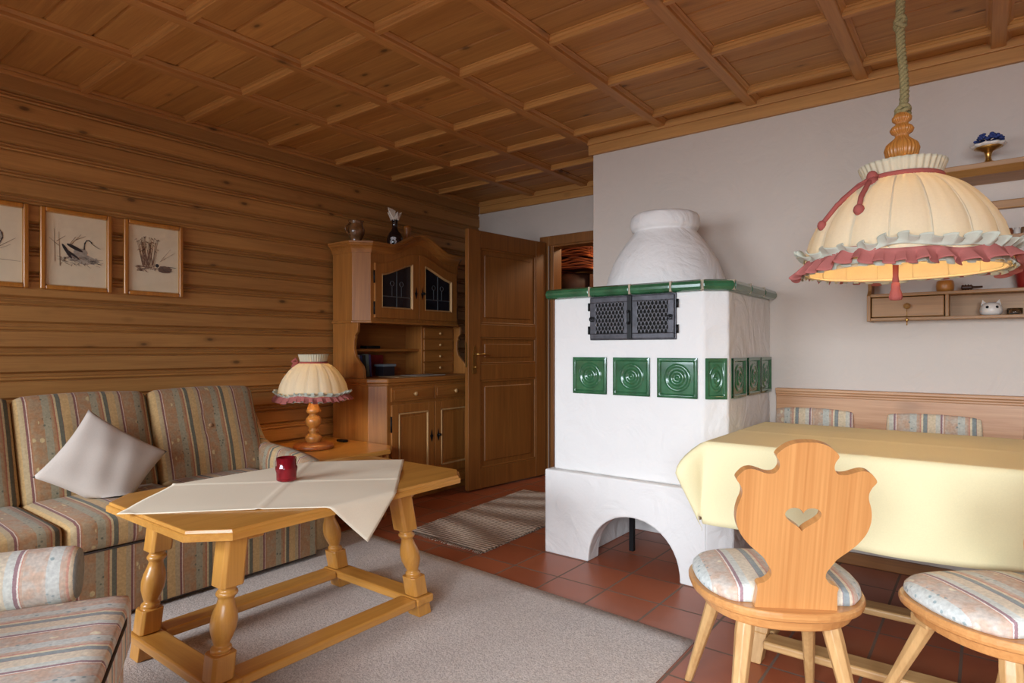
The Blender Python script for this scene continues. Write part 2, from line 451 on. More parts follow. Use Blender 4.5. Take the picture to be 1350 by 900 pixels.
M['inkg'] = plain('ink_grey', S(172, 162, 148), .8, noise=.25, nscale=60)
M['frame'] = wood('picture_frame_wood', S(200, 132, 52), S(160, 96, 34), 'z', rough=.3, coat=.3)
M['white'] = plain('white_ceramic', S(226, 218, 208), .3)
M['red'] = plain('red_pot', S(140, 34, 30), .4)
M['hall'] = plain('hall_wall', S(150, 120, 84), .85, noise=.05)

def glassmat(name, col=(1, 1, 1, 1), rough=0.0, ior=1.45):
    m, nt, b = newmat(name)
    b.inputs['Base Color'].default_value = col; b.inputs['Transmission Weight'].default_value = 1
    b.inputs['Roughness'].default_value = rough; b.inputs['IOR'].default_value = ior
    return m
M['glass'] = glassmat('clear_glass')
def thinglass():
    m, nt, b = newmat('thin_picture_glass'); L = nt.links.new
    tr = N(nt, 'ShaderNodeBsdfTransparent'); gl = N(nt, 'ShaderNodeBsdfGlossy'); gl.inputs['Roughness'].default_value = .02
    mx = N(nt, 'ShaderNodeMixShader'); mx.inputs[0].default_value = .06; L(tr.outputs[0], mx.inputs[1]); L(gl.outputs[0], mx.inputs[2])
    L(mx.outputs[0], nt.nodes['Material Output'].inputs[0]); return m
M['thinglass'] = thinglass()
M['redglass'] = glassmat('red_glass', S(200, 40, 60), .08)
M['redglass'].node_tree.nodes['Principled BSDF'].inputs['Transmission Weight'].default_value = .8
M['darkglass'] = plain('dark_leaded_glass', S(30, 32, 40), .12, noise=.5, nscale=30, spec=.8)

# ------------------------------------------------------------------ room shell
def room():
    f = MB(); f.box(XL-.1, XE+.1, YS-.1, 6.4, -.05, 0)
    struct(f.build('floor', M['tile']))
    # left wall: horizontal profiled pine boards, extruded along Y
    pr = []; z = .08-.125
    pts = []
    while z < ZC:
        # x depth, z : flat face, shadow groove, bead, groove
        pts += [(-.004, z), (-.004, z+.003), (.009, z+.010), (.013, z+.013), (.014, z+.015), (.014, z+.086), (.004, z+.0885), (.004, z+.092),
                (.012, z+.095), (.016, z+.101), (.012, z+.107), (.003, z+.109), (.003, z+.112), (.008, z+.114), (.009, z+.119), (-.004, z+.1245)]
        z += .125
    pts = [p for p in pts if p[1] < ZC+.02]
    w = MB(); n = len(pts)
    v = []
    for (dx, zz) in pts: v += [(XL-.014+dx, YS, zz), (XL-.014+dx, YB, zz)]
    w.add(v, [(2*i, 2*i+1, 2*i+3, 2*i+2) for i in range(n-1)])
    w.box(XL-.12, XL-.0185, YS, YB+.1, -.05, ZC+.05)
    o = w.build('wall_left', M['wall_wood']); struct(o)
    t = MB(); t.box(XL, XL+.02, YS, YB, 2.405, 2.425); t.box(XL, XL+.03, YS, YB, 2.425, ZC)
    struct(t.build('trim_1', M['beam_y'], bevel=.004))
    # back wall with the doorway
    dx0, dx1, dz = -2.96, -2.12, 1.99
    b = MB(); b.box(XL-.1, dx0, YB, YB+.12, 0, ZC+.05); b.box(dx1, XC, YB, YB+.12, 0, ZC+.05); b.box(dx0, dx1, YB, YB+.12, dz, ZC+.05)
    struct(b.build('wall_back', M['plaster']))
    # chimney corner: side face and the white right-hand wall
    r = MB(); r.box(XC, XE+.1, YR, YB+.12, 0, ZC+.05)
    struct(r.build('wall_right', M['plaster'], bevel=.008))
    e = MB(); e.box(XE, XE+.1, YS, YR, 0, ZC+.05); struct(e.build('wall_side', M['plaster']))
    # rear wall behind the camera with two window openings
    s = MB(); holes = WINDOWS
    zlo, zhi = WZ
    xs = [XL-.1]
    for a, bb in holes: xs += [a, bb]
    xs += [XE+.1]
    for i in range(0, len(xs), 2): s.box(xs[i], xs[i+1], YS-.1, YS, 0, ZC+.05)
    for a, bb in holes: s.box(a, bb, YS-.1, YS, 0, zlo); s.box(a, bb, YS-.1, YS, zhi, ZC+.05)
    struct(s.build('wall_rear', M['plaster']))
    for i, (a, bb) in enumerate(holes):
        q = MB(); m_ = (a+bb)/2
        for x0, x1, z0, z1 in ((a, bb, zlo, zlo+.06), (a, bb, zhi-.06, zhi), (a, a+.06, zlo, zhi), (bb-.06, bb, zlo, zhi), (m_-.04, m_+.04, zlo, zhi)):
            q.box(x0, x1, YS-.08, YS-.02, z0, z1)
        struct(q.build('window_%d' % (i+1), M['beam_x'], bevel=.004))
    # skirting behind the bench
    k = MB(); k.box(-.9, XE, YR-.018, YR, 0, .06); struct(k.build('baseboard_right', M['door_x'], bevel=.003))
    k = MB(); k.box(XL, XL+.018, YS, 2.6, 0, .06); struct(k.build('baseboard_left', M['door_y'], bevel=.003))

def ceiling():
    # boards run along X; grooves at every third of a coffer
    pitch = .53/3; y = 1.2-.53*6
    ys = []
    while y < YB+.2: ys.append(y); y += pitch
    pts = []
    for a in ys:
        pts += [(a, ZC+.010), (a+.003, ZC+.010), (a+.008, ZC), (a+pitch-.006, ZC), (a+pitch-.001, ZC+.010)]
    v = []
    for (yy, zz) in pts: v += [(XL-.1, yy, zz), (XE+.1, yy, zz)]
    c = MB(); c.add(v, [(2*i, 2*i+1, 2*i+3, 2*i+2) for i in range(len(pts)-1)])
    c.box(XL-.1, XE+.1, YS-.1, YB+.12, ZC+.02, ZC+.08)
    struct(c.build('ceiling', M['ceil_wood']))
    # long beams along Y with moulded flanks
    zb = ZC-.034
    def prof(w, zb):
        return [(-w-.018, ZC), (-w-.018, ZC-.005), (-w-.010, ZC-.007), (-w-.004, ZC-.014), (-w, ZC-.016), (-w, zb+.003), (-w+.003, zb), (w-.003, zb), (w, zb+.003), (w, ZC-.016), (w+.004, ZC-.014), (w+.010, ZC-.007), (w+.018, ZC-.005), (w+.018, ZC)]
    i = 2
    for k in range(-6, 5):
        x = .045+.53*k
        if x < XL+.1: continue
        ye = YR if x > XC+.04 else YB
        m = MB(); m.prism([(x+a, z) for a, z in prof(.027, zb)], YS, ye, 'y')
        struct(m.build('trim_%d' % i, M['beam_y'])); i += 1
    yy = 1.2-.53*5
    while yy < YB-.02:
        x1 = XE if yy < YR-.1 else XC
        m = MB(); m.prism([(yy+a, z) for a, z in prof(.015, zb+.004)], XL, x1, 'x')
        struct(m.build('trim_%d' % i, M['beam_x'])); i += 1
        yy += .53
    # fascia boards under the ceiling on the white walls
    def fas(x0, x1, y):
        m = MB(); m.box(x0, x1, y-.022, y, 2.337, ZC-.03); m.box(x0, x1, y-.036, y, ZC-.045, ZC); return m
    struct(fas(XL+.02, XC, YB).build('trim_%d' % i, M['beam_x'], bevel=.003)); i += 1
    m = fas(XC-.022, XE, YR); m.box(XC-.022, XC, YR, YB, 2.337, ZC)
    struct(m.build('trim_%d' % i, M['beam_x'], bevel=.003)); i += 1

WINDOWS = [(-3.3, -1.5), (-.6, 1.6)]; WZ = (.75, 2.1)
room(); ceiling()

# ------------------------------------------------------------------ door, casing, hallway
def doorway():
    c = MB()
    y0 = YB-.02
    c.box(-3.06, -2.96, y0, YB, 0, 2.045); c.box(-2.12, XC-.001, y0, YB, 0, 2.045); c.box(-2.96, -2.12, y0, YB, 1.965, 2.045)
    c.box(-2.96, -2.925, YB-.005, YB+.12, 0, 1.99); c.box(-2.155, -2.12, YB-.005, YB+.12, 0, 1.99); c.box(-2.925, -2.155, YB-.005, YB+.12, 1.95, 1.99)
    struct(c.build('trim_90', M['door_z'], bevel=.004))
    g = MB(); g.box(-2.966, -2.960, y0-.004, y0+.002, 0, 1.96)
    struct(g.build('trim_91', plain('seal_grey', S(150, 140, 130), .5)))
    # open leaf, hinged at the left jamb and swung into the room
    W, H, T = .885, 1.975, .04
    th = math.atan2(.895, -.10)            # direction from hinge to free edge
    hinge = Vector((-3.02, YB-.035, .012))
    d = thing('door_1', 'brown panelled wooden room door standing open beside the carved cabinet', 'door', hinge, local=True)
    d['kind'] = 'structure'; del d['label']; del d['category']
    d.rotation_euler = (0, 0, math.atan2(-.895, -.105))
    # local x from hinge to free edge, y = thickness (0..T) ; the side facing the camera is +y
    f = MB(); s = .125
    f.box(0, s, 0, T, 0, H); f.box(W-s, W, 0, T, 0, H)
    for z0, z1 in ((0, .15), (.83, .95), (1.16, 1.26), (H-.13, H)): f.box(s, W-s, 0.001, T-.001, z0, z1)
    f.build('door_frame', M['door_z'], d, bevel=.003)
    p = MB()
    for z0, z1 in ((.15, .83), (.95, 1.16), (1.26, H-.13)):
        p.box(s, W-s, .014, T-.014, z0, z1)
        p.box(s+.05, W-s-.05, .008, T-.008, z0+.05, z1-.05)
    p.build('door_panel', M['door_z'], d, bevel=.006, seg=1)
    mo = MB()
    for z0, z1 in ((.15, .83), (.95, 1.16), (1.26, H-.13)):
        for yy in (.004, T-.012):
            mo.box(s, s+.016, yy, yy+.008, z0, z1); mo.box(W-s-.016, W-s, yy, yy+.008, z0, z1)
            mo.box(s, W-s, yy, yy+.008, z0, z0+.016); mo.box(s, W-s, yy, yy+.008, z1-.016, z1)
    mo.build('moulding', M['door_x'], d, bevel=.004)
    hd = MB(); zx = W-.06
    for sgn, yb in ((1, T), (-1, 0)):
        hd.prism([(zx-.018, .88), (zx+.018, .88), (zx+.022, .93), (zx+.014, .96), (zx+.02, 1.02), (zx+.01, 1.08), (zx, 1.10), (zx-.01, 1.08), (zx-.02, 1.02), (zx-.014, .96), (zx-.022, .93)], yb, yb+sgn*.004, 'y')
        hd.tube([(zx, yb, 1.03), (zx, yb+sgn*.045, 1.03), (zx-.02, yb+sgn*.052, 1.03), (zx-.11, yb+sgn*.05, 1.025)], [.009, .009, .009, .007], 10)
        hd.tube([(zx, yb, .93), (zx, yb+sgn*.02, .93)], .006, 8)
    hd.build('door_handle', M['brass'], d)
    hk = MB(); hk.box(W-.002, W+.003, .012, T-.012, .93, 1.12); hk.build('strike_plate', M['brass'], d)
    # hallway beyond
    h = MB(); h.box(-3.9, -1.0, 6.25, 6.35, 0, 2.5); h.box(-3.95, -3.85, YB+.12, 6.3, 0, 2.5); h.box(-1.1, -1.0, YB+.12, 6.3, 0, 2.5)
    h.box(-3.9, -1.0, YB+.12, 6.3, 2.45, 2.5)
    struct(h.build('wall_hall', M['hall']))
doorway()

# ------------------------------------------------------------------ tiled stove
def stove():
    ox, oy = -1.37, 3.15
    st = thing('tiled_stove', 'white plastered tiled stove with green tiles, round dome and arched base', 'stove', (ox, oy, 0))
    YF, XLs, XRs = 2.76, -1.835, -.928
    cx0, cy1 = -1.022, 2.832
    body = MB()
    body.prism([(XLs, YF), (cx0, YF), (XRs, cy1), (XRs, YR-.001), (XLs, YR-.001)], .442, 1.352)
    body.build('body', M['stove_plaster'], st, bevel=.012, seg=3)
    # base with the arch
    Yp_, Xa, Xb, zt = 2.722, -1.868, -.895, .442
    base = MB()
    ax0, ax1, ah = -1.602, -1.118, .262
    poly = [(Xa, 0), (ax0, 0)]
    for i in range(1, 24):
        a = PI-PI*i/24
        poly.append(((ax0+ax1)/2+(ax1-ax0)/2*math.cos(a), ah*math.sin(a)**.9))
    poly += [(ax1, 0), (-.995, 0), (-.995, zt), (Xa, zt)]
    base.prism(poly, Yp_, Yp_+.11, 'y')
    base.prism([(-.996, Yp_), (-.895, Yp_+.078), (-.895, YR-.001), (-.98, YR-.001), (-.98, Yp_+.11), (-.996, Yp_+.109)], 0, zt)
    base.box(Xa, Xa+.2, Yp_+.1, YR-.001, 0, zt-.001)
    base.box(Xa+.19, -.97, YR-.12, YR-.002, 0, zt-.001)
    base.box(Xa+.01, -.9, Yp_+.10, YR-.003, zt-.05, zt-.0015)
    base.build('base', M['stove_plaster'], st, bevel=.008, seg=2)
    # dome with its rounded collar
    d = MB()
    d.lathe([(.315, 1.392), (.312, 1.42), (.296, 1.47), (.270, 1.535), (.240, 1.592), (.208, 1.64), (.180, 1.678), (.163, 1.698), (.160, 1.706),
             (.172, 1.712), (.180, 1.728), (.182, 1.75), (.178, 1.775), (.170, 1.790), (.155, 1.797), (.02, 1.798), (0, 1.798)], (-1.362, 3.12, 0), 56,
            fn=lambda a, r, z: 1+.006*math.sin(5*a+z*9)+.004*math.sin(9*a-z*21))
    d.build('dome', M['stove_plaster'], st, merge=True)
    tp = MB(); tp.prism([(XLs+.01, YF+.02), (cx0, YF+.02), (XRs-.015, cy1), (XRs-.015, YR-.002), (XLs+.01, YR-.002)], 1.352, 1.392)
    tp.build('top_slab', M['stove_plaster'], st)
    # green half-round ledge tiles
    def seg(a, b, cut_a=0, cut_b=0):
        A, B = Vector((a[0], a[1], 0)), Vector((b[0], b[1], 0)); t = (B-A).normalized(); nrm = Vector((t.y, -t.x, 0))
        prof = [(-.05, 0), (.018, 0), (.030, .006), (.037, .018), (.038, .030), (.030, .044), (.014, .052), (-.05, .055)]
        m = MB(); v = []
        for P, k in ((A, cut_a), (B, cut_b)):
            for (o, h) in prof:
                v.append(P+nrm*o+t*(k*o)+Vector((0, 0, 1.345+h)))
        n = len(prof)
        m.add(v, [tuple(range(n)), tuple(range(2*n-1, n-1, -1))]+[(i, (i+1) % n, n+(i+1) % n, n+i) for i in range(n)])
        return m
    g = .004
    xs = [XLs-.03, -1.60, -1.375, -1.165, cx0-.006]
    k1 = math.tan(math.radians(37.5)/2); k2 = math.tan(math.radians(52.5)/2)
    for i in range(4):
        seg((xs[i]+(g if i else 0), YF), (xs[i+1]-(g if i < 3 else .003), YF), 0, k1 if i == 3 else 0).build('ledge_tile', M['green'], st, bevel=.004)
    seg((cx0+.003, YF+.002), (XRs-.003, cy1-.003), -k1, k2).build('ledge_tile', M['green'], st, bevel=.004)
    ys = [cy1+.003, 3.06, 3.29, YR-.002]
    for i in range(3):
        seg((XRs, ys[i]+(g if i else 0)), (XRs, ys[i+1]-g), -k2 if i == 0 else 0, 0).build('ledge_tile', M['green'], st, bevel=.004)
    def jg(f):
        gr = MB(); f(gr); gr.build('joint_grout', M['grout'], st)
    for x in xs[1:4]: jg(lambda gr: gr.box(x-g-.001, x+g+.001, YF-.033, YF+.04, 1.347, 1.396))
    for y in ys[1:3]: jg(lambda gr: gr.box(XRs-.04, XRs+.033, y-g*1.6, y+g*.6, 1.347, 1.396))
    jg(lambda gr: gr.prism([(cx0-.02, YF-.02), (cx0+.012, YF-.024), (cx0+.02, YF+.02), (cx0-.02, YF+.03)], 1.349, 1.394))
    jg(lambda gr: gr.prism([(XRs, cy1-.03), (XRs+.03, cy1-.012), (XRs+.03, cy1+.012), (XRs-.02, cy1+.01)], 1.349, 1.394))
    # inset wall tiles with concentric rings
    def tile_mesh(w, h):
        n = 44
        def fn(u, v):
            x, y = (u-.5)*w, (v-.5)*h
            e = min(w/2-abs(x), h/2-abs(y))
            if e < .013: z = .006+.002*(e/.013)
            elif e < .020: z = .008-.010*(e-.013)/.007
            else:
                z = -.004
                rx = x/(w/.2); rr = math.hypot(rx, y)
                if rr < .07: z += .004+.0045*math.cos(rr/.0145*PI*1.0)*(1-.25*rr/.07)+.005*(1-rr/.07)
                else: z += .001+.003*min(1, (e-.02)/.02)*0
            return (x, z, y)
        m = MB(); m.grid(lambda u, v: (fn(u, v)[0], -fn(u, v)[1], fn(u, v)[2]), n if w > .15 else 28, n)
        m.box(-w/2+.001, w/2-.001, .001, .012, -h/2+.001, h/2-.001)
        return m
    full = None; zc = .955+.0
    th = .187
    def put(w, px, py, ang, src=None):
        nonlocal full
        if src is None:
            o = tile_mesh(w, th).build('wall_tile', M['green'], st)
        else:
            o = src.copy(); COL.objects.link(o); o.parent = st
        o.location = Vector((px-ox, py-oy, TZ)); o.rotation_euler = (0, 0, ang)
        return o
    # build meshes around the origin, independent of the root offset
    global tile_fix
    def mk(w):
        m = tile_mesh(w, th)
        m.v = [(x+ox, y+oy, z) for x, y, z in m.v]
        return m.build('wall_tile', M['green'], st)
    TZ = .945
    t0 = mk(.196); t0.location = (-1.612-ox+0, YF-.004-oy, TZ)
    xc = [-1.612, -1.378, -1.143]
    t0.location = (xc[0]-ox, YF-.004-oy, TZ)
    for x in xc[1:]:
        o = t0.copy(); COL.objects.link(o); o.parent = st; o.location = (x-ox, YF-.004-oy, TZ)
    hlf = mk(.098); mx, my = (cx0+XRs)/2, (YF+cy1)/2
    hlf.location = (mx-ox+.002, my-oy-.004, TZ); hlf.rotation_euler = (0, 0, math.atan2(cy1-YF, XRs-cx0))
    for y in (2.962, 3.195, 3.405):
        o = t0.copy(); COL.objects.link(o); o.parent = st; o.location = (XRs+.004-ox, y-oy, TZ); o.rotation_euler = (0, 0, PI/2)
    # fire doors
    X0, X1, Z0, Z1 = -1.606, -1.146, 1.125, 1.344
    fr = MB(); yf = YF-.012
    fr.box(X0, X1, yf, YF+.002, Z0, Z1)
    f = fr.build('door_surround', M['iron'], st, bevel=.003)
    xm = (X0+X1)/2
    for a, b, hs in ((X0+.006, xm-.004, -1), (xm+.004, X1-.006, 1)):
        m = MB(); y1 = yf-.012
        m.box(a, b, y1, yf, Z0+.006, Z0+.032); m.box(a, b, y1, yf, Z1-.032, Z1-.006)
        m.box(a, a+.034, y1, yf, Z0+.03, Z1-.03); m.box(b-.03, b, y1, yf, Z0+.03, Z1-.03)
        dr = m.build('fire_door', M['iron'], st, bevel=.003)
        bk = MB(); bk.box(a+.03, b-.03, yf-.003, yf-.001, Z0+.03, Z1-.03); bk.build('door_back', M['soot'], dr)
        gm = MB(); nx, nz = 8, 8
        gw, gh = (b-a-.064)/nx, (Z1-Z0-.064)/nz
        for j in range(nz):
            for i in range(-1, nx):
                cx = a+.034+gw*(i+(1.0 if j % 2 else .5)); cz = Z0+.032+gh*(j+.05)
                pth = []
                for q in range(0, 9):
                    an = PI*q/8
                    xx = cx+gw*.5*math.cos(an); zz = cz+gh*.98*math.sin(an)
                    if a+.032 <= xx <= b-.028: pth.append((xx, yf-.008, zz))
                if len(pth) > 2: gm.tube(pth, .0022, 5, caps=False)
        gm.build('grille', M['grille'], dr)
        hg = MB()
        xh = a+.016 if hs < 0 else b-.014
        hg.tube([(xh, y1, (Z0+Z1)/2), (xh, y1-.012, (Z0+Z1)/2)], .006, 8)
        hg.tube([(xh+.011*math.cos(q*PI/5), y1-.012, (Z0+Z1)/2-.004+.011*math.sin(q*PI/5)) for q in range(11)], .0028, 6, caps=False)
        hg.build('ring_pull', M['dark'], dr)
    la = MB(); la.box(xm-.012, xm+.012, yf-.02, yf-.004, Z0+.004, Z1-.004); la.box(xm-.007, xm+.007, yf-.034, yf-.018, (Z0+Z1)/2-.03, (Z0+Z1)/2+.03)
    la.ball((xm, yf-.034, (Z0+Z1)/2+.028), .008, 10); la.ball((xm, yf-.034, (Z0+Z1)/2-.028), .008, 10)
    la.build('latch', M['dark'], st, bevel=.003)
    hi = MB()
    for z in (Z0+.05, Z1-.05):
        for x in (X0-.006, X1+.006):
            hi = MB(); hi.tube([(x, yf+.002, z-.02), (x, yf+.002, z+.02)], .007, 8); hi.build('hinge', M['dark'], st)
    # iron legs inside the arch
    for (x, y) in ((-1.505, 3.02), (-1.20, 3.30)):
        l = MB(); l.box(x-.012, x+.012, y-.012, y+.012, 0, .393)
        l.build('iron_leg', M['dark'], st)
stove()

# ------------------------------------------------------------------ carved cabinet
def cabinet():
    ox, oy = -3.5, 3.28
    ca = thing('carved_cabinet', 'tall two-part wooden cabinet with arched crown and leaded glass doors', 'cabinet', (ox, oy, 0))
    xb = XL+.03; y0, y1 = 2.742, 3.815
    ym = (y0+y1)/2
    ch = .09
    def foot(xf, off=0, yo=0):       # plan outline with chamfered corners
        return [(xb, y0-off), (xf-ch+off*.4, y0-off), (xf+off, y0+ch-off*.4), (xf+off, y1-ch+off*.4), (xf-ch+off*.4, y1+off), (xb, y1+off)]
    XF, XU = -3.25, -3.42
    b = MB(); b.prism(foot(XF), .06, .845); b.prism(foot(XF, -.03), .0, .06)
    b.build('lower_carcass', M['cab_z'], ca, bevel=.003)
    c = MB(); c.prism(foot(XF, .018), .845, .878); c.prism(foot(XF, .008), .825, .846)
    c.build('counter', M['cab_y'], ca, bevel=.008, seg=3)
    pl = MB(); pl.prism(foot(XF, .012), .06, .13); pl.build('plinth_board', M['cab_y'], ca, bevel=.004)
    # drawers and doors below
    x = XF
    wd = (y1-y0-2*ch-.06)/2
    for i in range(2):
        a = y0+ch+.03+i*(wd+.004); bb = a+wd-.004
        d = MB(); d.box(x-.005, x+.012, a, bb, .715, .812); d.box(x+.012, x+.016, a+.02, bb-.02, .733, .794)
        dr = d.build('drawer', M['cab_y'], ca, bevel=.005)
        k = MB(); k.lathe([(0, 0), (.006, 0), (.006, .012), (.014, .018), (.016, .026), (.010, .032), (0, .033)], (0, 0, 0), 14)
        yy = (a+bb)/2; k.xf(lambda p, q, r: (x+.014+r, yy+p, .763+q)); k.build('knob', M['pale_z'], dr)
        f = MB(); z0, z1 = .15, .695; s = .062
        f.box(x, x+.016, a, a+s, z0, z1); f.box(x, x+.016, bb-s, bb, z0, z1); f.box(x, x+.0155, a+s, bb-s, z0, z0+s); f.box(x, x+.0155, a+s, bb-s, z1-s, z1)
        do = f.build('door', M['cab_z'], ca, bevel=.004)
        pn = MB(); pn.box(x, x+.006, a+s, bb-s, z0+s, z1-s); pn.box(x+.006, x+.012, a+s+.03, bb-s-.03, z0+s+.03, z1-s-.03)
        pn.build('door_panel', M['cab_z'], do, bevel=.004)
        mo = MB(); 
        for q0, q1, r0, r1 in ((a+s, a+s+.012, z0+s, z1-s), (bb-s-.012, bb-s, z0+s, z1-s), (a+s, bb-s, z0+s, z0+s+.012), (a+s, bb-s, z1-s-.012, z1-s)):
            mo.box(x+.005, x+.020, q0, q1, r0, r1)
        mo.build('moulding', M['pale_z'], do, bevel=.004)
        # iron lock plates beside the meeting stiles
        yl = bb-s/2 if i == 0 else a+s/2
        e = MB(); e.prism([(yl, .40), (yl+.016, .445), (yl+.007, .455), (yl, .49), (yl-.007, .455), (yl-.016, .445)], x+.016, x+.019, 'x')
        if i == 1: e.tube([(x+.018, yl, .445), (x+.034, yl, .445)], .004, 8); e.ball((x+.036, yl, .445), .011, 10, (.5, 1.3, 1))
        e.build('lock_plate', M['dark'], do)
        yh = a-.004 if i == 0 else bb+.004
        hg = MB()
        for zz in (.56, .28):
            hg = MB(); hg.tube([(x+.012, yh, zz-.055), (x+.012, yh, zz+.055)], .006, 8); hg.build('hinge', M['dark'], do)
    # side brackets with scrolled front edge
    prof = [(XF-.135, .878), (XF-.139, .93), (XF-.155, .965), (XF-.19, .995), (XF-.225, 1.03), (XF-.24, 1.08), (XF-.238, 1.14), (XF-.228, 1.16), (XF-.232, 1.175), (XF-.205, 1.20), (XF-.20, 1.263)]
    for ya in (y0, y1-.022):
        s = MB(); s.prism([(xb, .878)]+prof+[(xb, 1.263)], ya, ya+.022, 'y'); s.build('side_bracket', M['cab_z'], ca, bevel=.003)
    bk = MB(); bk.box(xb, xb+.012, y0+.02, y1-.02, .878, 1.263); bk.build('back_panel', M['cab_y'], ca)
    sh = MB(); sh.box(xb+.012, -3.56, y0+.022, 3.43, 1.062, 1.082); sh.build('niche_shelf', M['cab_y'], ca, bevel=.002)
    db = MB(); db.box(xb+.012, -3.53, 3.43, y1-.022, .879, 1.262); dbx = db.build('small_drawer_box', M['cab_z'], ca, bevel=.002)
    for i in range(4):
        z0 = .888+i*.092
        d = MB(); d.box(-3.532, -3.518, 3.447, y1-.04, z0, z0+.084); dd = d.build('small_drawer', M['cab_y'], dbx, bevel=.003)
    for i in range(4):
        k = MB(); k.ball((-3.510, 3.62, .93+i*.092), .010, 10); k.build('small_knob', M['pale_z'], dbx)
    # upper cabinet
    def fu(off): return [(xb, y0-off), (XU-ch+off*.4, y0-off), (XU+off, y0+ch-off*.4), (XU+off, y1-ch+off*.4), (XU-ch+off*.4, y1+off), (xb, y1+off)]
    def arch(yy):
        return (1+math.cos(PI*min(1, abs(yy-ym-.02)/.315)))/2
    H = .108
    # carcass: sides plus an arched front board
    u = MB(); u.prism(fu(0), 1.278, 1.765)
    fb = [(y0+ch, 1.5), (y1-ch, 1.5)]+[(y1-ch-(y1-y0-2*ch)*i/40, 1.765+H*arch(y1-ch-(y1-y0-2*ch)*i/40)) for i in range(41)]
    u.build('upper_carcass', M['cab_z'], ca, bevel=.002)
    ub = MB(); nn = 40; yy_ = [y0+ch+(y1-y0-2*ch)*i/nn for i in range(nn+1)]
    v = []
    for x_ in (XU-.02, XU+.0015):
        v += [(x_, q, 1.5) for q in yy_]+[(x_, q, 1.765+H*arch(q)) for q in yy_]
    K2 = nn+1; fs = []
    for i in range(nn):
        for o_ in (0, 2*K2): fs.append((o_+i, o_+i+1, o_+K2+i+1, o_+K2+i))
        fs.append((K2+i, K2+i+1, 3*K2+i+1, 3*K2+i))
    ub.add(v, fs); ub.build('arched_board', M['cab_z'], ca)
    bm_ = MB(); bm_.prism(fu(.012), 1.263, 1.279); bm_.build('base_moulding', M['cab_y'], ca, bevel=.004)
    # crown swept along the arched front and round the chamfers
    cr = MB()
    path = [(xb, y0, 0), (XU-ch, y0, 0), (XU, y0+ch, 0)]
    nrm = [(0, -1), (.383, -.924), (.924, -.383)]
    M_ = 40
    for i in range(1, M_):
        yy = y0+ch+(y1-y0-2*ch)*i/M_; path.append((XU, yy, H*arch(yy))); nrm.append((1, 0))
    path += [(XU, y1-ch, 0), (XU-ch, y1, 0), (xb, y1, 0)]; nrm += [(.924, .383), (.383, .924), (0, 1)]
    cs = [(-.02, 1.755), (.006, 1.757), (.010, 1.772), (.014, 1.784), (.022, 1.796), (.034, 1.806), (.038, 1.815), (.044, 1.820), (.046, 1.832), (-.02, 1.834)]
    v = []
    for (p, n_) in zip(path, nrm):
        for (o_, zz) in cs: v.append((p[0]+n_[0]*o_, p[1]+n_[1]*o_, zz+p[2]))
    K = len(cs); fs = [tuple(range(K)), tuple((len(path)-1)*K+q for q in range(K-1, -1, -1))]
    for i in range(len(path)-1):
        for q in range(K):
            fs.append((i*K+q, i*K+(q+1) % K, (i+1)*K+(q+1) % K, (i+1)*K+q))
    cr.add(v, fs); cr.build('crown_moulding', M['cab_y'], ca)
    tp = MB(); tp.prism(fu(-.004), 1.765, 1.8335)
    tp.build('top_board', M['cab_y'], ca)
    # glazed doors following the arch
    wd = (y1-y0-2*ch-.05)/2
    for i in range(2):
        a = y0+ch+.025+i*(wd+.003); bb = a+wd-.003
        def top(yy, dz=0): return 1.688+.105*(1+math.cos(PI*min(1, abs(yy-ym)/.40)))/2-dz
        z0 = 1.302
        def ring(a, bb, z0, dz, n=18):
            return [(a, z0), (bb, z0)]+[(bb-(bb-a)*q/n, top(bb-(bb-a)*q/n, dz)) for q in range(n+1)]
        s = .062
        outer = ring(a, bb, z0, 0); inner = ring(a+s, bb-s, z0+s+.01, .075)
        m = MB(); n = len(outer)
        v = [(XU, y, z) for y, z in outer]+[(XU, y, z) for y, z in inner]+[(XU+.018, y, z) for y, z in outer]+[(XU+.018, y, z) for y, z in inner]
        fs = []
        for q in range(n):
            r = (q+1) % n
            fs += [(q, r, n+r, n+q), (2*n+q, 3*n+q, 3*n+r, 2*n+r), (q, 2*n+q, 2*n+r, r), (n+q, n+r, 3*n+r, 3*n+q)]
        m.add(v, fs); do = m.build('glass_door', M['cab_z'], ca, bevel=.003)
        mo = MB(); in2 = ring(a+s+.010, bb-s-.010, z0+s+.02, .086)
        v = [(XU+.006, y, z) for y, z in inner]+[(XU+.006, y, z) for y, z in in2]+[(XU+.022, y, z) for y, z in inner]+[(XU+.012, y, z) for y, z in in2]
        mo.add(v, fs); mo.build('moulding', M['pale_z'], do)
        g = MB(); g.prism(in2, XU+.001, XU+.005, 'x'); g.build('glass_pane', M['darkglass'], do)
        ld = MB(); yc = (a+bb)/2; zt = 1.46
        ld.box(XU+.005, XU+.009, a+s+.01, bb-s-.01, zt-.003, zt+.003)
        ld.box(XU+.005, XU+.009, yc-.002, yc+.002, z0+s+.02, top(yc, .09))
        nb = 3
        for yy in (yc-.045, yc+.045):
            ld.tube([(XU+.007, yy+.018*math.cos(q*PI/6), 1.555+.018*math.sin(q*PI/6)) for q in range(13)], .002, 5, caps=False)
            ld.box(XU+.005, XU+.008, yy-.0015, yy+.0015, zt, 1.537)
        ld.build('lead_bars', plain('lead', S(120, 124, 126), .35, .6) if i == 0 else bpy.data.materials['lead'], do)
        yl = bb-s/2+.004 if i == 0 else a+s/2
        e = MB(); e.prism([(yl, 1.455), (yl+.014, 1.50), (yl+.006, 1.508), (yl, 1.545), (yl-.006, 1.508), (yl-.014, 1.50)], XU+.018, XU+.021, 'x')
        if i == 1: e.tube([(XU+.02, yl, 1.5), (XU+.036, yl, 1.5)], .004, 8); e.ball((XU+.038, yl, 1.5), .011, 10, (.5, 1.3, 1))
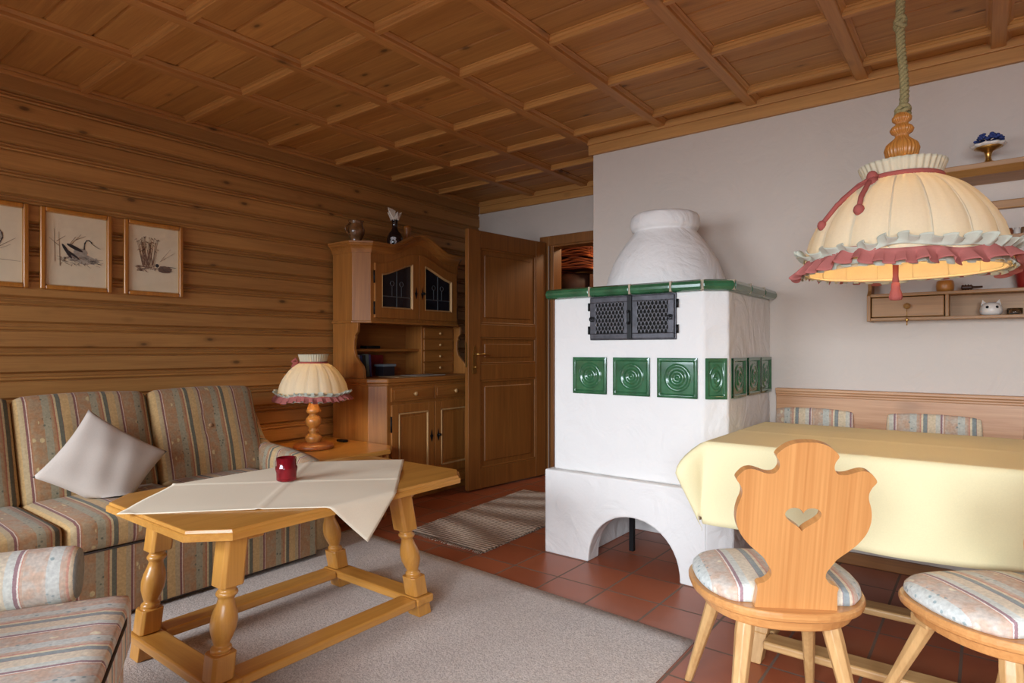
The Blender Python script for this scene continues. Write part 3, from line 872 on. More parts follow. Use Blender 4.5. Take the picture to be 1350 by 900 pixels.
        e.build('lock_plate', M['dark'], do)
        yh = a-.005 if i == 0 else bb+.005
        hg = MB()
        for zz in (1.59, 1.37):
            hg = MB(); hg.tube([(XU+.012, yh, zz-.045), (XU+.012, yh, zz+.045)], .006, 8); hg.build('hinge', M['dark'], do)
cabinet()

# things on and in the cabinet
def small_things():
    j = MB(); c = (-3.60, 2.845, 1.834)
    j.lathe([(0, 0), (.040, 0), (.042, .006), (.036, .022), (.046, .045), (.060, .075), (.064, .098), (.056, .125), (.047, .140), (.050, .158), (.056, .168), (.050, .168), (.040, .14), (0, .13)], c, 28)
    o = thing('pottery_jug', 'brown glazed pottery jug standing at the left end of the cabinet top', 'jug', c)
    j.build('jug_body', plain('brown_glaze', S(122, 84, 52), .25, noise=.35, nscale=26, coat=.4), o)
    h = MB(); pts = []
    for q in range(11):
        a = PI*q/10; pts.append((c[0], c[1]-.052-.040*math.sin(a), c[2]+.145-.085*q/10))
    h.tube(pts, .0065, 8); h.build('handle', bpy.data.materials['brown_glaze'], o)
    c = (-3.535, 3.155, 1.834)
    o = thing('wine_bottle', 'dark bulbous bottle with crumpled white paper in its neck on the cabinet', 'bottle', c)
    b = MB(); b.lathe([(0, 0), (.050, 0), (.057, .006), (.060, .055), (.058, .09), (.046, .116), (.029, .134), (.022, .15), (.021, .205), (.025, .208), (.025, .220), (.018, .222), (0, .222)], c, 28)
    b.build('bottle_glass', plain('bottle_dark', S(30, 20, 22), .12, coat=.6), o)
    l = MB(); l.prism([(-.02, .03), (.02, .03), (.024, .05), (.016, .058), (.022, .075), (.006, .082), (-.006, .082), (-.022, .075), (-.016, .058), (-.024, .05)], 0, .001, 'x')
    dirx = Vector((.609, -.793))
    def wrap(x, y, z):
        a = math.atan2(dirx.y, dirx.x)+y/.058; r = .0605+x
        return (c[0]+r*math.cos(a), c[1]+r*math.sin(a), c[2]+z)
    l.xf(wrap); l.build('label', plain('bottle_emblem', S(190, 180, 180), .5, noise=.5, nscale=90), o)
    rnd = random.Random(3)
    p = MB()
    for k in range(7):
        a = k*2*PI/7+rnd.random(); r = .052+.022*rnd.random(); hh = .08+.07*rnd.random()*(k % 2)+(.03 if k == 3 else 0)
        tip = (c[0]+r*math.cos(a), c[1]+r*math.sin(a), c[2]+.222+hh*.6)
        p.add([(c[0]+.03*math.cos(a-.8), c[1]+.03*math.sin(a-.8), c[2]+.215), (c[0]+.03*math.cos(a+.8), c[1]+.03*math.sin(a+.8), c[2]+.215), tip,
               (c[0]+.008*math.cos(a+2), c[1]+.008*math.sin(a+2), c[2]+.245+hh*.3)], [(0, 1, 2), (0, 2, 3), (1, 3, 2), (0, 3, 1)])
    p.add([(c[0]-.012, c[1]-.016, c[2]+.215), (c[0]+.016, c[1]+.0, c[2]+.215), (c[0]-.01, c[1]-.016, c[2]+.31), (c[0]-.012, c[1]+.014, c[2]+.2)], [(0, 1, 2), (1, 3, 2), (3, 0, 2), (0, 3, 1)])
    p.build('paper_stopper', plain('paper_white', S(226, 214, 200), .8), o)
    c = (-3.60, 3.345, 1.834)
    w = MB(); w.lathe([(0, 0), (.036, 0), (.028, .03), (.025, .15), (.028, .178), (.031, .186), (.031, .204), (.026, .209), (.018, .209), (.016, .18), (0, .178)], c, 20)
    single(w.build('wooden_cup', M['turned']), 'small turned light wood cup behind the crown arch of the cabinet', 'cup')
    # books in the niche
    cols = [('grey', S(124, 118, 116)), ('white', S(170, 172, 184)), ('blue', S(54, 66, 120)), ('black', S(26, 32, 34)), ('pale green', S(106, 122, 118)), ('violet', S(66, 60, 106))]
    y = 2.80; lean = .09
    labs = ['thin grey book leaning first from the left in the cabinet niche', 'white-spined book second from the left in the cabinet niche', 'blue book in the cabinet niche behind the white-spined one',
            'black-green book right of the blue one in the cabinet niche', 'pale grey-green book right of the black one in the niche', 'violet-blue book last in the upright row in the niche']
    for i, (nm, cc) in enumerate(cols):
        t = (.014, .02, .016, .024, .026, .016)[i]; h = (.150, .160, .155, .158, .165, .162)[i]
        o = thing('book', labs[i], 'book', (-3.6, y, .879), group='books in the cabinet niche')
        m = MB(); m.box(-3.70, -3.53, y, y+t, .879, .879+h)
        m2 = MB(); m2.box(-3.695, -3.536, y+.002, y+t-.002, .8795, .879+h-.002)
        cm = plain('book_'+nm.replace(' ', '_'), cc, .5)
        sk = lambda x_, y_, z_: (x_, y_-(z_-.879)*lean, z_)
        m.xf(sk); m.build('cover', cm, o, bevel=.002)
        y += t+.004
    m = MB(); m.box(-3.68, -3.66, 3.02, 3.15, .879, 1.035); single(m.build('picture_card', plain('red_card', S(136, 34, 36), .5, noise=.4, nscale=16), bevel=.002), 'red picture card standing behind the pale box in the niche', 'card')
    m = MB(); m.box(-3.62, -3.53, 3.04, 3.15, .879, .95)
    bx = thing('small_box', 'small pale blue and dark box beside the books in the niche', 'box', (-3.57, 3.09, .879))
    m.build('box_body', plain('box_dark', S(44, 40, 48), .5), bx, bevel=.003)
    m = MB(); m.box(-3.628, -3.522, 3.032, 3.158, .95, .968); m.build('lid', plain('box_lid', S(128, 142, 152), .5), bx, bevel=.003)
    m = MB(); m.box(-3.66, -3.585, 2.93, 3.06, 1.0825, 1.105); single(m.build('black_case', M['dark'], bevel=.005), 'flat black case lying on the niche shelf of the cabinet', 'case')
    # papers on the counter
    for i, (x0, x1, a, b, zz, cc, lb) in enumerate([(-3.50, -3.29, 2.97, 3.27, .8785, S(186, 158, 118), 'brown folder lying open at the left of the cabinet counter'),
                                                 (-3.48, -3.31, 3.16, 3.47, .8815, S(196, 188, 176), 'white magazine lying on the cabinet counter over the brown folder')]):
        m = MB(); m.grid(lambda u, v: (x0+(x1-x0)*u, a+(b-a)*v, zz+.004+.004*math.sin(v*5)*u), 8, 10); 
        m.grid(lambda u, v: (x0+(x1-x0)*u, a+(b-a)*v, zz), 1, 1)
        m.box(x0, x1, a, b, zz, zz+.003)
        single(m.build('paper_folder' if i == 0 else 'magazine', plain('paper_%d' % i, cc, .6, noise=.15, nscale=14), bevel=0), lb, 'folder' if i == 0 else 'magazine')
small_things()

# ------------------------------------------------------------------ hallway contents seen through the door
def hallway():
    sh = thing('hat_rack', 'dark wooden hall rack with top board seen through the doorway', 'rack', (-2.75, 5.6, 0))
    m = MB(); m.box(-3.84, -2.5, 5.35, 5.85, 1.63, 1.66); m.build('top_board', M['door_x'], sh, bevel=.003)
    m = MB(); m.box(-2.54, -2.50, 5.36, 5.84, 0, 1.63); m.build('upright', M['door_z'], sh)
    def stripes():
        m, nt, b = newmat('striped_blanket'); L = nt.links.new
        tc = N(nt, 'ShaderNodeTexCoord'); mp = N(nt, 'ShaderNodeMapping'); L(tc.outputs['Object'], mp.inputs[0])
        mp.inputs['Scale'].default_value = (1.2, 1.2, 34)
        n = N(nt, 'ShaderNodeTexNoise', Scale=1.0, Detail=2.0); L(mp.outputs[0], n.inputs['Vector'])
        r = ramp(nt, [(.3, S(64, 30, 24)), (.42, S(140, 60, 36)), (.5, S(196, 112, 60)), (.56, S(90, 44, 40)), (.66, S(180, 96, 60)), (.75, S(60, 32, 32))]); L(n.outputs['Fac'], r.inputs[0])
        L(r.outputs[0], b.inputs['Base Color']); b.inputs['Roughness'].default_value = .9
        return m
    bm_ = stripes()
    for k, (z, w, lb) in enumerate([(1.885, .50, 'orange and brown striped blanket folded on the lower hall pile'), (2.015, .46, 'striped blanket folded on top of the hall pile')]):
        m = MB()
        for q in range(4):
            zz = z+q*.029
            m.grid(lambda u, v, zz=zz, w=w: (-3.615+w*u, 5.40+.34*v, zz+.035*math.sin(PI*u)+.008*math.sin(u*9+q)), 16, 6)
            m.tube([(-3.615+w*u/16, 5.40, zz+.035*math.sin(PI*u/16)+.008*math.sin(u/16*9+q)) for u in range(17)], .0135, 8)
            m.tube([(-3.615+w+.004, 5.40+.34*v/4, zz) for v in range(5)], .0135, 8)
        o = m.build('folded_blanket', bm_, solid=0); 
        single(o, lb, 'blanket', 'folded blankets in the hall')
    m = MB(); m.lathe([(.0, 0), (.17, 0), (.19, .03), (.195, .10), (.18, .17), (.14, .205), (.0, .21)], (-3.42, 5.57, 1.661), 28, fn=lambda a, r, z: 1+.05*math.sin(3*a+z*8))
    single(m.build('leather_bag', plain('dark_leather', S(64, 38, 30), .6, noise=.4, nscale=9, bmp=.5)), 'dark brown rounded bag under the striped blankets in the hall', 'bag')
    m = MB(); m.box(-3.19, -2.96, 5.45, 5.72, 1.661, 1.84); single(m.build('storage_box', plain('card_box', S(126, 84, 58), .8, noise=.1), bevel=.004), 'brown cardboard box beside the rounded bag on the hall rack', 'box')
    m = MB(); m.grid(lambda u, v: (-3.35+.9*u, 5.95+.02*math.sin(u*60), 1.2+1.15*v), 80, 4)
    single(m.build('hall_curtain', cloth('curtain_cream', S(206, 178, 130)), solid=.004), 'cream hanging curtain at the back of the hall', 'curtain')
hallway()

# ------------------------------------------------------------------ framed prints
def prints():
    X = XL+.003
    spec = [(.650, .965, 'wooden framed print of a wading bird cut by the left edge of the photo'),
            (1.011, 1.330, 'wooden framed print of a black and white bird sitting on its nest, middle of three'),
            (1.389, 1.703, 'wooden framed print of a small brown bird below tall reeds, right of three')]
    z0, z1 = 1.381, 1.795
    for i, (a, b, lb) in enumerate(spec):
        t = thing('framed_print', lb, 'picture', (X, (a+b)/2, z0), group='framed bird prints over the sofa')
        f = MB(); s = .022
        for q0, q1, r0, r1 in ((a, a+s, z0, z1), (b-s, b, z0, z1), (a+s, b-s, z0, z0+s), (a+s, b-s, z1-s, z1)):
            f.box(X, X+.020, q0, q1, r0, r1)
        f.build('frame', M['frame'], t, bevel=.006, seg=3)
        lip = MB()
        for q0, q1, r0, r1 in ((a+s, a+s+.004, z0+s, z1-s), (b-s-.004, b-s, z0+s, z1-s), (a+s, b-s, z0+s, z0+s+.004), (a+s, b-s, z1-s-.004, z1-s)): lip.box(X, X+.012, q0, q1, r0, r1)
        lip.build('inner_lip', M['pale_z'], t)
        p = MB(); p.box(X, X+.006, a+s, b-s, z0+s, z1-s); p.build('print', M['paper'], t)
        xx = X+.0065
        cnt = [0]
        def blob(m, pts):
            cnt[0] += 1; m.prism(pts, xx, xx+.0003+cnt[0]*2e-6, 'x')
        def line(m, y0, zz0, y1, zz1, w=.0011):
            d = math.hypot(y1-y0, zz1-zz0) or 1; ny, nz = -(zz1-zz0)/d*w, (y1-y0)/d*w
            blob(m, [(y0+ny, zz0+nz), (y0-ny, zz0-nz), (y1-ny*.4, zz1-nz*.4), (y1+ny*.4, zz1+nz*.4)])
        W, Hh = b-a, z1-z0
        Y = lambda u: a+W*u
        Z = lambda v: z0+Hh*v
        ink, gry, brn = MB(), MB(), MB(); rnd = random.Random(i+5)
        def ell(m, cu, cv, ru, rv, n=20, rot=0, jag=.0):
            pts = []
            for q in range(n):
                an = 2*PI*q/n; e = 1+jag*rnd.uniform(-1, 1)
                x_, y_ = ru*math.cos(an)*e, rv*math.sin(an)*e
                pts.append((Y(cu+(x_*math.cos(rot)-y_*math.sin(rot))), Z(cv+(x_*math.sin(rot)+y_*math.cos(rot)))))
            blob(m, pts)
        if i == 1:
            # bird on a nest: body, wing bars, neck, cap, bill
            for q in range(70):
                cu = .28+.52*rnd.random(); cv = .33+.10*rnd.random()
                line(ink if q % 3 else brn, Y(cu), Z(cv), Y(cu+rnd.uniform(-.09, .09)), Z(cv+rnd.uniform(-.03, .03)), .0009)
            ell(gry, .56, .41, .22, .055, rot=-.12, jag=.2); ell(gry, .75, .40, .07, .035, jag=.2)
            ell(ink, .36, .49, .11, .022, rot=-.9); ell(ink, .47, .54, .12, .022, rot=-.35); ell(ink, .43, .46, .12, .014, rot=-.5)
            ell(gry, .55, .49, .10, .05)
            pts = [(.60, .53), (.605, .60), (.63, .645), (.66, .655), (.70, .635), (.715, .61)]
            for q in range(5): line(ink, Y(pts[q][0]), Z(pts[q][1]), Y(pts[q+1][0]), Z(pts[q+1][1]), .0035)
            line(ink, Y(.70), Z(.62), Y(.80), Z(.565), .0014); line(ink, Y(.80), Z(.565), Y(.84), Z(.56), .0008)
            for (u0, v0, u1, v1) in ((.20, .35, .19, .75), (.27, .30, .25, .72), (.25, .55, .12, .64), (.40, .56, .56, .72), (.40, .58, .48, .68), (.48, .64, .62, .70), (.22, .6, .34, .68)):
                line(brn, Y(u0), Z(v0), Y(u1), Z(v1), .0013)
        elif i == 2:
            for q in range(46):
                u0 = .40+.10*rnd.uniform(-1, 1); v0 = .38+.05*rnd.random(); an = rnd.uniform(-.45, .45); ln = .22+.2*rnd.random()
                u1, v1 = u0+math.sin(an)*ln*.7, v0+math.cos(an)*ln
                line(brn, Y(u0), Z(v0), Y(u1), Z(v1), .0010); line(ink if q % 4 == 0 else brn, Y(u1), Z(v1), Y(u1+.03*math.sin(an*3)), Z(v1-.02), .0014)
            for q in range(60):
                u0 = .18+.34*rnd.random(); v0 = .33+.07*rnd.random(); line(brn, Y(u0), Z(v0), Y(u0+.10*rnd.random()), Z(v0+rnd.uniform(-.02, .02)), .0016)
            ell(brn, .68, .38, .13, .05, jag=.18); ell(ink, .55, .42, .032, .024)
            for q in range(30):
                u0 = .58+.2*rnd.random(); v0 = .34+.06*rnd.random(); line(ink, Y(u0), Z(v0), Y(u0+.05), Z(v0+rnd.uniform(-.02, .02)), .0008)
            line(ink, Y(.74), Z(.415), Y(.88), Z(.41), .0018); line(brn, Y(.6), Z(.48), Y(.86), Z(.62), .0008); line(brn, Y(.62), Z(.5), Y(.78), Z(.66), .0007)
        else:
            ell(gry, .46, .55, .17, .10, rot=.3, jag=.08); ell(gry, .60, .57, .08, .10)
            pts = [(.52, .60), (.56, .66), (.62, .67), (.67, .63), (.68, .57), (.65, .52), (.60, .50)]
            for q in range(6): line(ink, Y(pts[q][0]), Z(pts[q][1]), Y(pts[q+1][0]), Z(pts[q+1][1]), .003)
            ell(ink, .40, .55, .13, .02, rot=.25); line(ink, Y(.55), Z(.49), Y(.50), Z(.36), .002); line(ink, Y(.6), Z(.49), Y(.58), Z(.36), .002)
            line(brn, Y(.45), Z(.36), Y(.84), Z(.58), .0014); line(brn, Y(.3), Z(.33), Y(.9), Z(.31), .0014); line(brn, Y(.42), Z(.34), Y(.78), Z(.50), .001)
        for m, nm, mt in ((gry, 'grey_drawing', M['inkg']), (brn, 'brown_drawing', M['inkb']), (ink, 'ink_drawing', M['ink'])):
            if m.v:
                if m is ink: m.xf(lambda x, y, z: (x+.0008, y, z))
                if m is brn: m.xf(lambda x, y, z: (x+.0004, y, z))
                m.build(nm, mt, t)
        g = MB(); g.add([(X+.0105, a+s, z0+s), (X+.0105, b-s, z0+s), (X+.0105, b-s, z1-s), (X+.0105, a+s, z1-s)], [(0, 1, 2, 3)])
        g.build('glass_pane', M['thinglass'], t)
prints()

# ------------------------------------------------------------------ rugs
def rugs():
    def slab(name, pts, z, h, mat, fringe=False):
        n = 90
        m = MB(); P = [Vector((p[0], p[1], 0)) for p in pts]
        rnd = random.Random(11)
        def fn(u, v):
            wp = lambda q: 0 if q < 1e-6 else (1 if q > 1-1e-6 else (.002 if q < 1.5/n else (.998 if q > 1-1.5/n else q)))
            u, v = wp(u), wp(v); a = P[0].lerp(P[1], u); b = P[3].lerp(P[2], u); p = a.lerp(b, v)
            e = min(u, 1-u, v, 1-v)
            return (p.x, p.y, z+h*(min(1, e*400))**.5+(.0012*rnd.random() if e > .004 else 0))
        m.grid(fn, n, n)
        m.add([(p.x, p.y, z) for p in P], [(0, 1, 2, 3)])
        return m
    o = slab('area_rug', [(-3.0, 2.357), (-.852, 2.215), (-.80, -1.3), (-3.0, -1.3)], .001, .010, None).build('area_rug', M['rug'])
    single(o, 'large beige-grey pile rug under the sofa and coffee table', 'rug')
    ru = thing('runner_rug', 'small pale woven rag rug lying between the cabinet and the stove', 'rug', (-2.45, 3.12, 0))
    pts = [(-2.80, 3.79), (-2.16, 3.84), (-2.105, 2.50), (-2.715, 2.535)]
    m = MB(); P = [Vector((p[0], p[1], 0)) for p in pts]; rnd = random.Random(2)
    def fn(u, v):
        p = P[0].lerp(P[1], u).lerp(P[3].lerp(P[2], u), v); return (p.x+.004*math.sin(v*70), p.y, .008+.0022*math.sin(v*2*PI*52)+.001*rnd.random())
    m.grid(fn, 30, 260); m.add([(p.x, p.y, .001) for p in P], [(0, 1, 2, 3)])
    m.build('woven_body', M['runner'], ru)
    for e in ((P[3], P[2]), (P[0], P[1])):
        f = MB(); s = -1 if e[0] is P[3] else 1
        for k in range(48):
            p = e[0].lerp(e[1], (k+.5)/48); q = p+Vector((rnd.uniform(-.008, .008), s*(.02+.012*rnd.random()), 0))
            f.tube([(p.x, p.y, .006), (q.x, q.y, .003)], .0022, 4)
        f.build('fringe', M['runner'], ru)['kind'] = 'stuff'
rugs()

# ------------------------------------------------------------------ sofa
def sofa():
    s = thing('striped_sofa', 'striped floral sofa with button back against the pine wall', 'sofa', (-3.2, 1.1, 0))
    xf, xb = -2.72, -3.66; yA, yB = .26, 1.90
    b = MB(); b.box(xb, xf-.012, .14, yB, .035, .296); b.build('base', M['fab_y'], s, bevel=.012, seg=3)
    fp = MB(); fp.box(xf-.013, xf, .14, yB+.0, .03, .298); fp.build('front_panel', M['fab_y'], s, bevel=.006, seg=2)
    sm = MB(); sm.tube([(xf-.002, .14, .299), (xf-.002, yB-.01, .299)], .004, 6); sm.tube([(xf-.004, .14, .031), (xf-.004, yB-.004, .031)], .004, 6); sm.build('piping', M['seam'], s)
    ed = [.26, .81, 1.363, 1.86]
    for i in range(3):
        a, c = ed[i], ed[i+1]
        q = MB(); q.cushion(xf-.30+.01, (a+c)/2, .362, .61, c-a-.001, .125, r=.034, puff=.010); q.build('seat_cushion', M['fab_y'], s)
    ed = [.26, .81, 1.363, 1.93]
    tilt = math.radians(20)
    for i in range(3):
        a, c = ed[i], ed[i+1]
        q = MB(); q.cushion(0, 0, 0, .16, c-a-.002, .50, r=.036, puff=.0, n=11)
        def fn(x, y, z, w=(c-a)/2, top=(i == 2)):
            # puff front, tuft in the middle
            uy = max(-1, min(1, y/w)); uz = max(-1, min(1, z/.25))
            if x > 0: x += .022*(1-uy*uy)*(1-uz*uz)-.03*math.exp(-(y*y+(z-.03)**2)/.002)
            z += .012*(1-uy*uy)*(z > 0)
            X = x*math.cos(tilt)-z*math.sin(tilt); Z = x*math.sin(tilt)+z*math.cos(tilt)
            return (X-3.375, y+(a+c)/2, Z+.612)
        q.xf(fn); bc = q.build('back_cushion', M['fab_y'], s)
        bt = MB(); bx = .092*math.cos(tilt)-.03*math.sin(tilt)-3.375; bz = .092*math.sin(tilt)+.03*math.cos(tilt)+.612
        bt.ball((bx-.004, (a+c)/2, bz), .012, 10, (.6, 1, 1)); bt.build('button', M['fab_y'], bc)
    bk = MB(); bk.prism([(xb, .2), (-3.33, .2), (-3.33, .40), (-3.52, .80), (xb, .80)], .16, 1.94, 'y'); bk.build('back_frame', M['fab_y'], s, bevel=.02, seg=3)
    # wing and arm at the far end: a padded shape lofted along X
    def arm(yc, w):
        st = [(-3.68, .80), (-3.60, .822), (-3.54, .815), (-3.49, .775), (-3.44, .71), (-3.40, .64), (-3.35, .575), (-3.28, .548), (-3.18, .542), (-3.05, .535), (-2.92, .52), (-2.82, .50), (-2.76, .465), (-2.735, .42), (-2.73, .30)]
        m = MB(); v = []; n = 16
        zb = .045
        for (x, zt) in st:
            r = w/2
            for k in range(n):
                a = 2*PI*k/n
                yy = r*abs(math.cos(a))**.55*math.copysign(1, math.cos(a)); h = (zt-zb)/2
                # narrow shoulders at the top
                zz = zb+h+h*abs(math.sin(a))**.35*math.copysign(1, math.sin(a))
                v.append((x, yc+yy*(1.0 if zz < zt-.05 else .93), zz))
        fs = []
        for i in range(len(st)-1):
            for k in range(n):
                k2 = (k+1) % n; fs.append((i*n+k, i*n+k2, (i+1)*n+k2, (i+1)*n+k))
        fs += [tuple(range(n-1, -1, -1)), tuple((len(st)-1)*n+k for k in range(n))]
        m.add(v, fs, True); return m
    arm(1.945, .13).build('armrest', M['fab_x'], s)
    arm(.19, .13).build('armrest', M['fab_x'], s)
    for y in (.24, 1.84):
        for x in (-2.80, -3.58):
            f = MB(); f.lathe([(.025, .0125), (.03, .022), (.028, .04)], (x, y, 0), 14, close=True); f.build('foot', M['door_z'], s)
    # loose pillow leaning against the back
    p = MB(); c = Vector((-3.12, 1.08, .570))
    L_, T_ = .375, .13
    def pil(sgn):
        def fn(u, v):
            a, b = 2*u-1, 2*v-1
            pin = 1-.07*(1-abs(b)**2)*abs(a)**6-.0
            x = a*L_/2*(1-.09*(1-b*b)); y = b*L_/2*(1-.09*(1-a*a))
            t = T_/2*max(0, (1-a*a)*(1-b*b))**.42*(1+.05*math.sin(6*a+2*b)+.04*math.sin(9*b-3*a))
            return (x, y, sgn*t)
        return fn
    p.grid(pil(1), 30, 30); p.grid(pil(-1), 30, 30)
    rot = Matrix.Rotation(math.radians(50), 3, 'Z')
    # local x,y in the pillow plane -> world Y and tilted Z
    ti = math.radians(27)
    ex = Vector((0.06, 1, 0)).normalized(); ez = Vector((-math.sin(ti), 0, math.cos(ti))); en = ex.cross(ez).normalized()
    def tr(x, y, z):
        q = rot @ Vector((x, y, 0)); w = c+ex*q.x+ez*q.y+en*z
        if w.z < .440: w.x += (.440-w.z)*.35; w.z = .440+.0*(w.z-.440)      # squashed where it stands on the seat
        return w
    p.xf(tr)
    o = p.build('scatter_pillow', M['pillow'], merge=True)
    single(o, 'pale grey-beige square pillow leaning on its corner on the striped sofa', 'pillow')
sofa()

# ------------------------------------------------------------------ armchair (local frame: +y is its front)
def armchair():
    th = math.radians(-28)
    F = Vector((math.sin(-th), math.cos(th), 0)); R = Vector((F.y, -F.x, 0))
    P1 = Vector((-1.795, .665, 0))                # front left seat corner
    c = P1+R*.30-F*.36
    a = thing('striped_armchair', 'striped floral armchair with rolled arm cut off at the lower left', 'armchair', c, th, local=True)
    # seat x -.30..+.30, y -.45 .. +.36
    s = MB(); s.cushion(0, 0.005, .370, .62, .75, .145, r=.024, puff=.005, n=13); s.build('seat_cushion', M['fab_ax'], a)
    b = MB(); b.box(-.295, .295, -.42, .362, .03, .315); b.build('base', M['fab_ax'], a, bevel=.015, seg=3)
    w = MB(); w.tube([(-.302, .366, .408), (-.15, .383, .412), (.15, .383, .412), (.302, .366, .408)], .0042, 8); w.build('piping', M['seam'], a)
    sk = MB()
    for x0, x1 in ((-.305, -.10), (-.10, .10), (.10, .305)):
        sk.grid(lambda u, v, x0=x0, x1=x1: (x0+(x1-x0)*u, .366+.022*v+.01*v*math.cos(u*2*PI), .12-.10*v), 10, 6)
    sk.grid(lambda u, v: (-.298-.012*v, .37-.7*u, .12-.10*v), 10, 4)
    sk.build('skirt', M['fab_ax'], a, solid=.006)
    for sx in (-1, 1):
        ar = MB(); x = sx*.372; zc = .487; r = .073
        prof = []
        for k in range(20):
            an = 2*PI*k/20; prof.append((x+sx*.0+r*math.cos(an)*1.02, zc+r*math.sin(an)))
        path_y = [-.46, .20, .235, .25]; rr = [1, 1, .965, .86]
        v = []
        for yy, q in zip(path_y, rr):
            for (px, pz) in prof: v.append((x+(px-x)*q, yy, zc+(pz-zc)*q))
        n = 20; fs = [(i*n+k, i*n+(k+1) % n, (i+1)*n+(k+1) % n, (i+1)*n+k) for i in range(3) for k in range(n)]
        fs += [tuple(range(n-1, -1, -1)), tuple(3*n+k for k in range(n))]
        ar.add(v, fs, True); arm = ar.build('armrest', M['fab_ay'], a)
        pn = MB(); pn.box(x-.052, x+.052, -.44, .222, .03, zc-.02); pn.build('arm_side', M['fab_ay'], arm, bevel=.012, seg=3)
        pp = MB(); pp.tube([(x+r*.93*math.cos(k*PI/12), .243, zc+r*.93*math.sin(k*PI/12)) for k in range(25)], .0045, 6, caps=False); pp.build('piping', M['fab_ax'], arm)
        sp = MB(); pts = [(x+(r*.75*(1-k/40))*math.cos(k*.42), .252, zc+(r*.75*(1-k/40))*math.sin(k*.42)) for k in range(36)]
        sp.tube(pts, .005, 6); sp.build('scroll_gather', M['fab_ax'], arm)
    bc = MB(); bc.cushion(0, -.50, .62, .62, .18, .62, r=.06, puff=.02, n=9); bc.build('back_cushion', M['fab_ax'], a)
    for x in (-.26, .26):
        for y in (-.38, .32):
            f = MB(); f.lathe([(.022, .0125), (.026, .02), (.026, .035)], (x, y, 0), 12, close=True); f.build('foot', M['door_z'], a)
armchair()

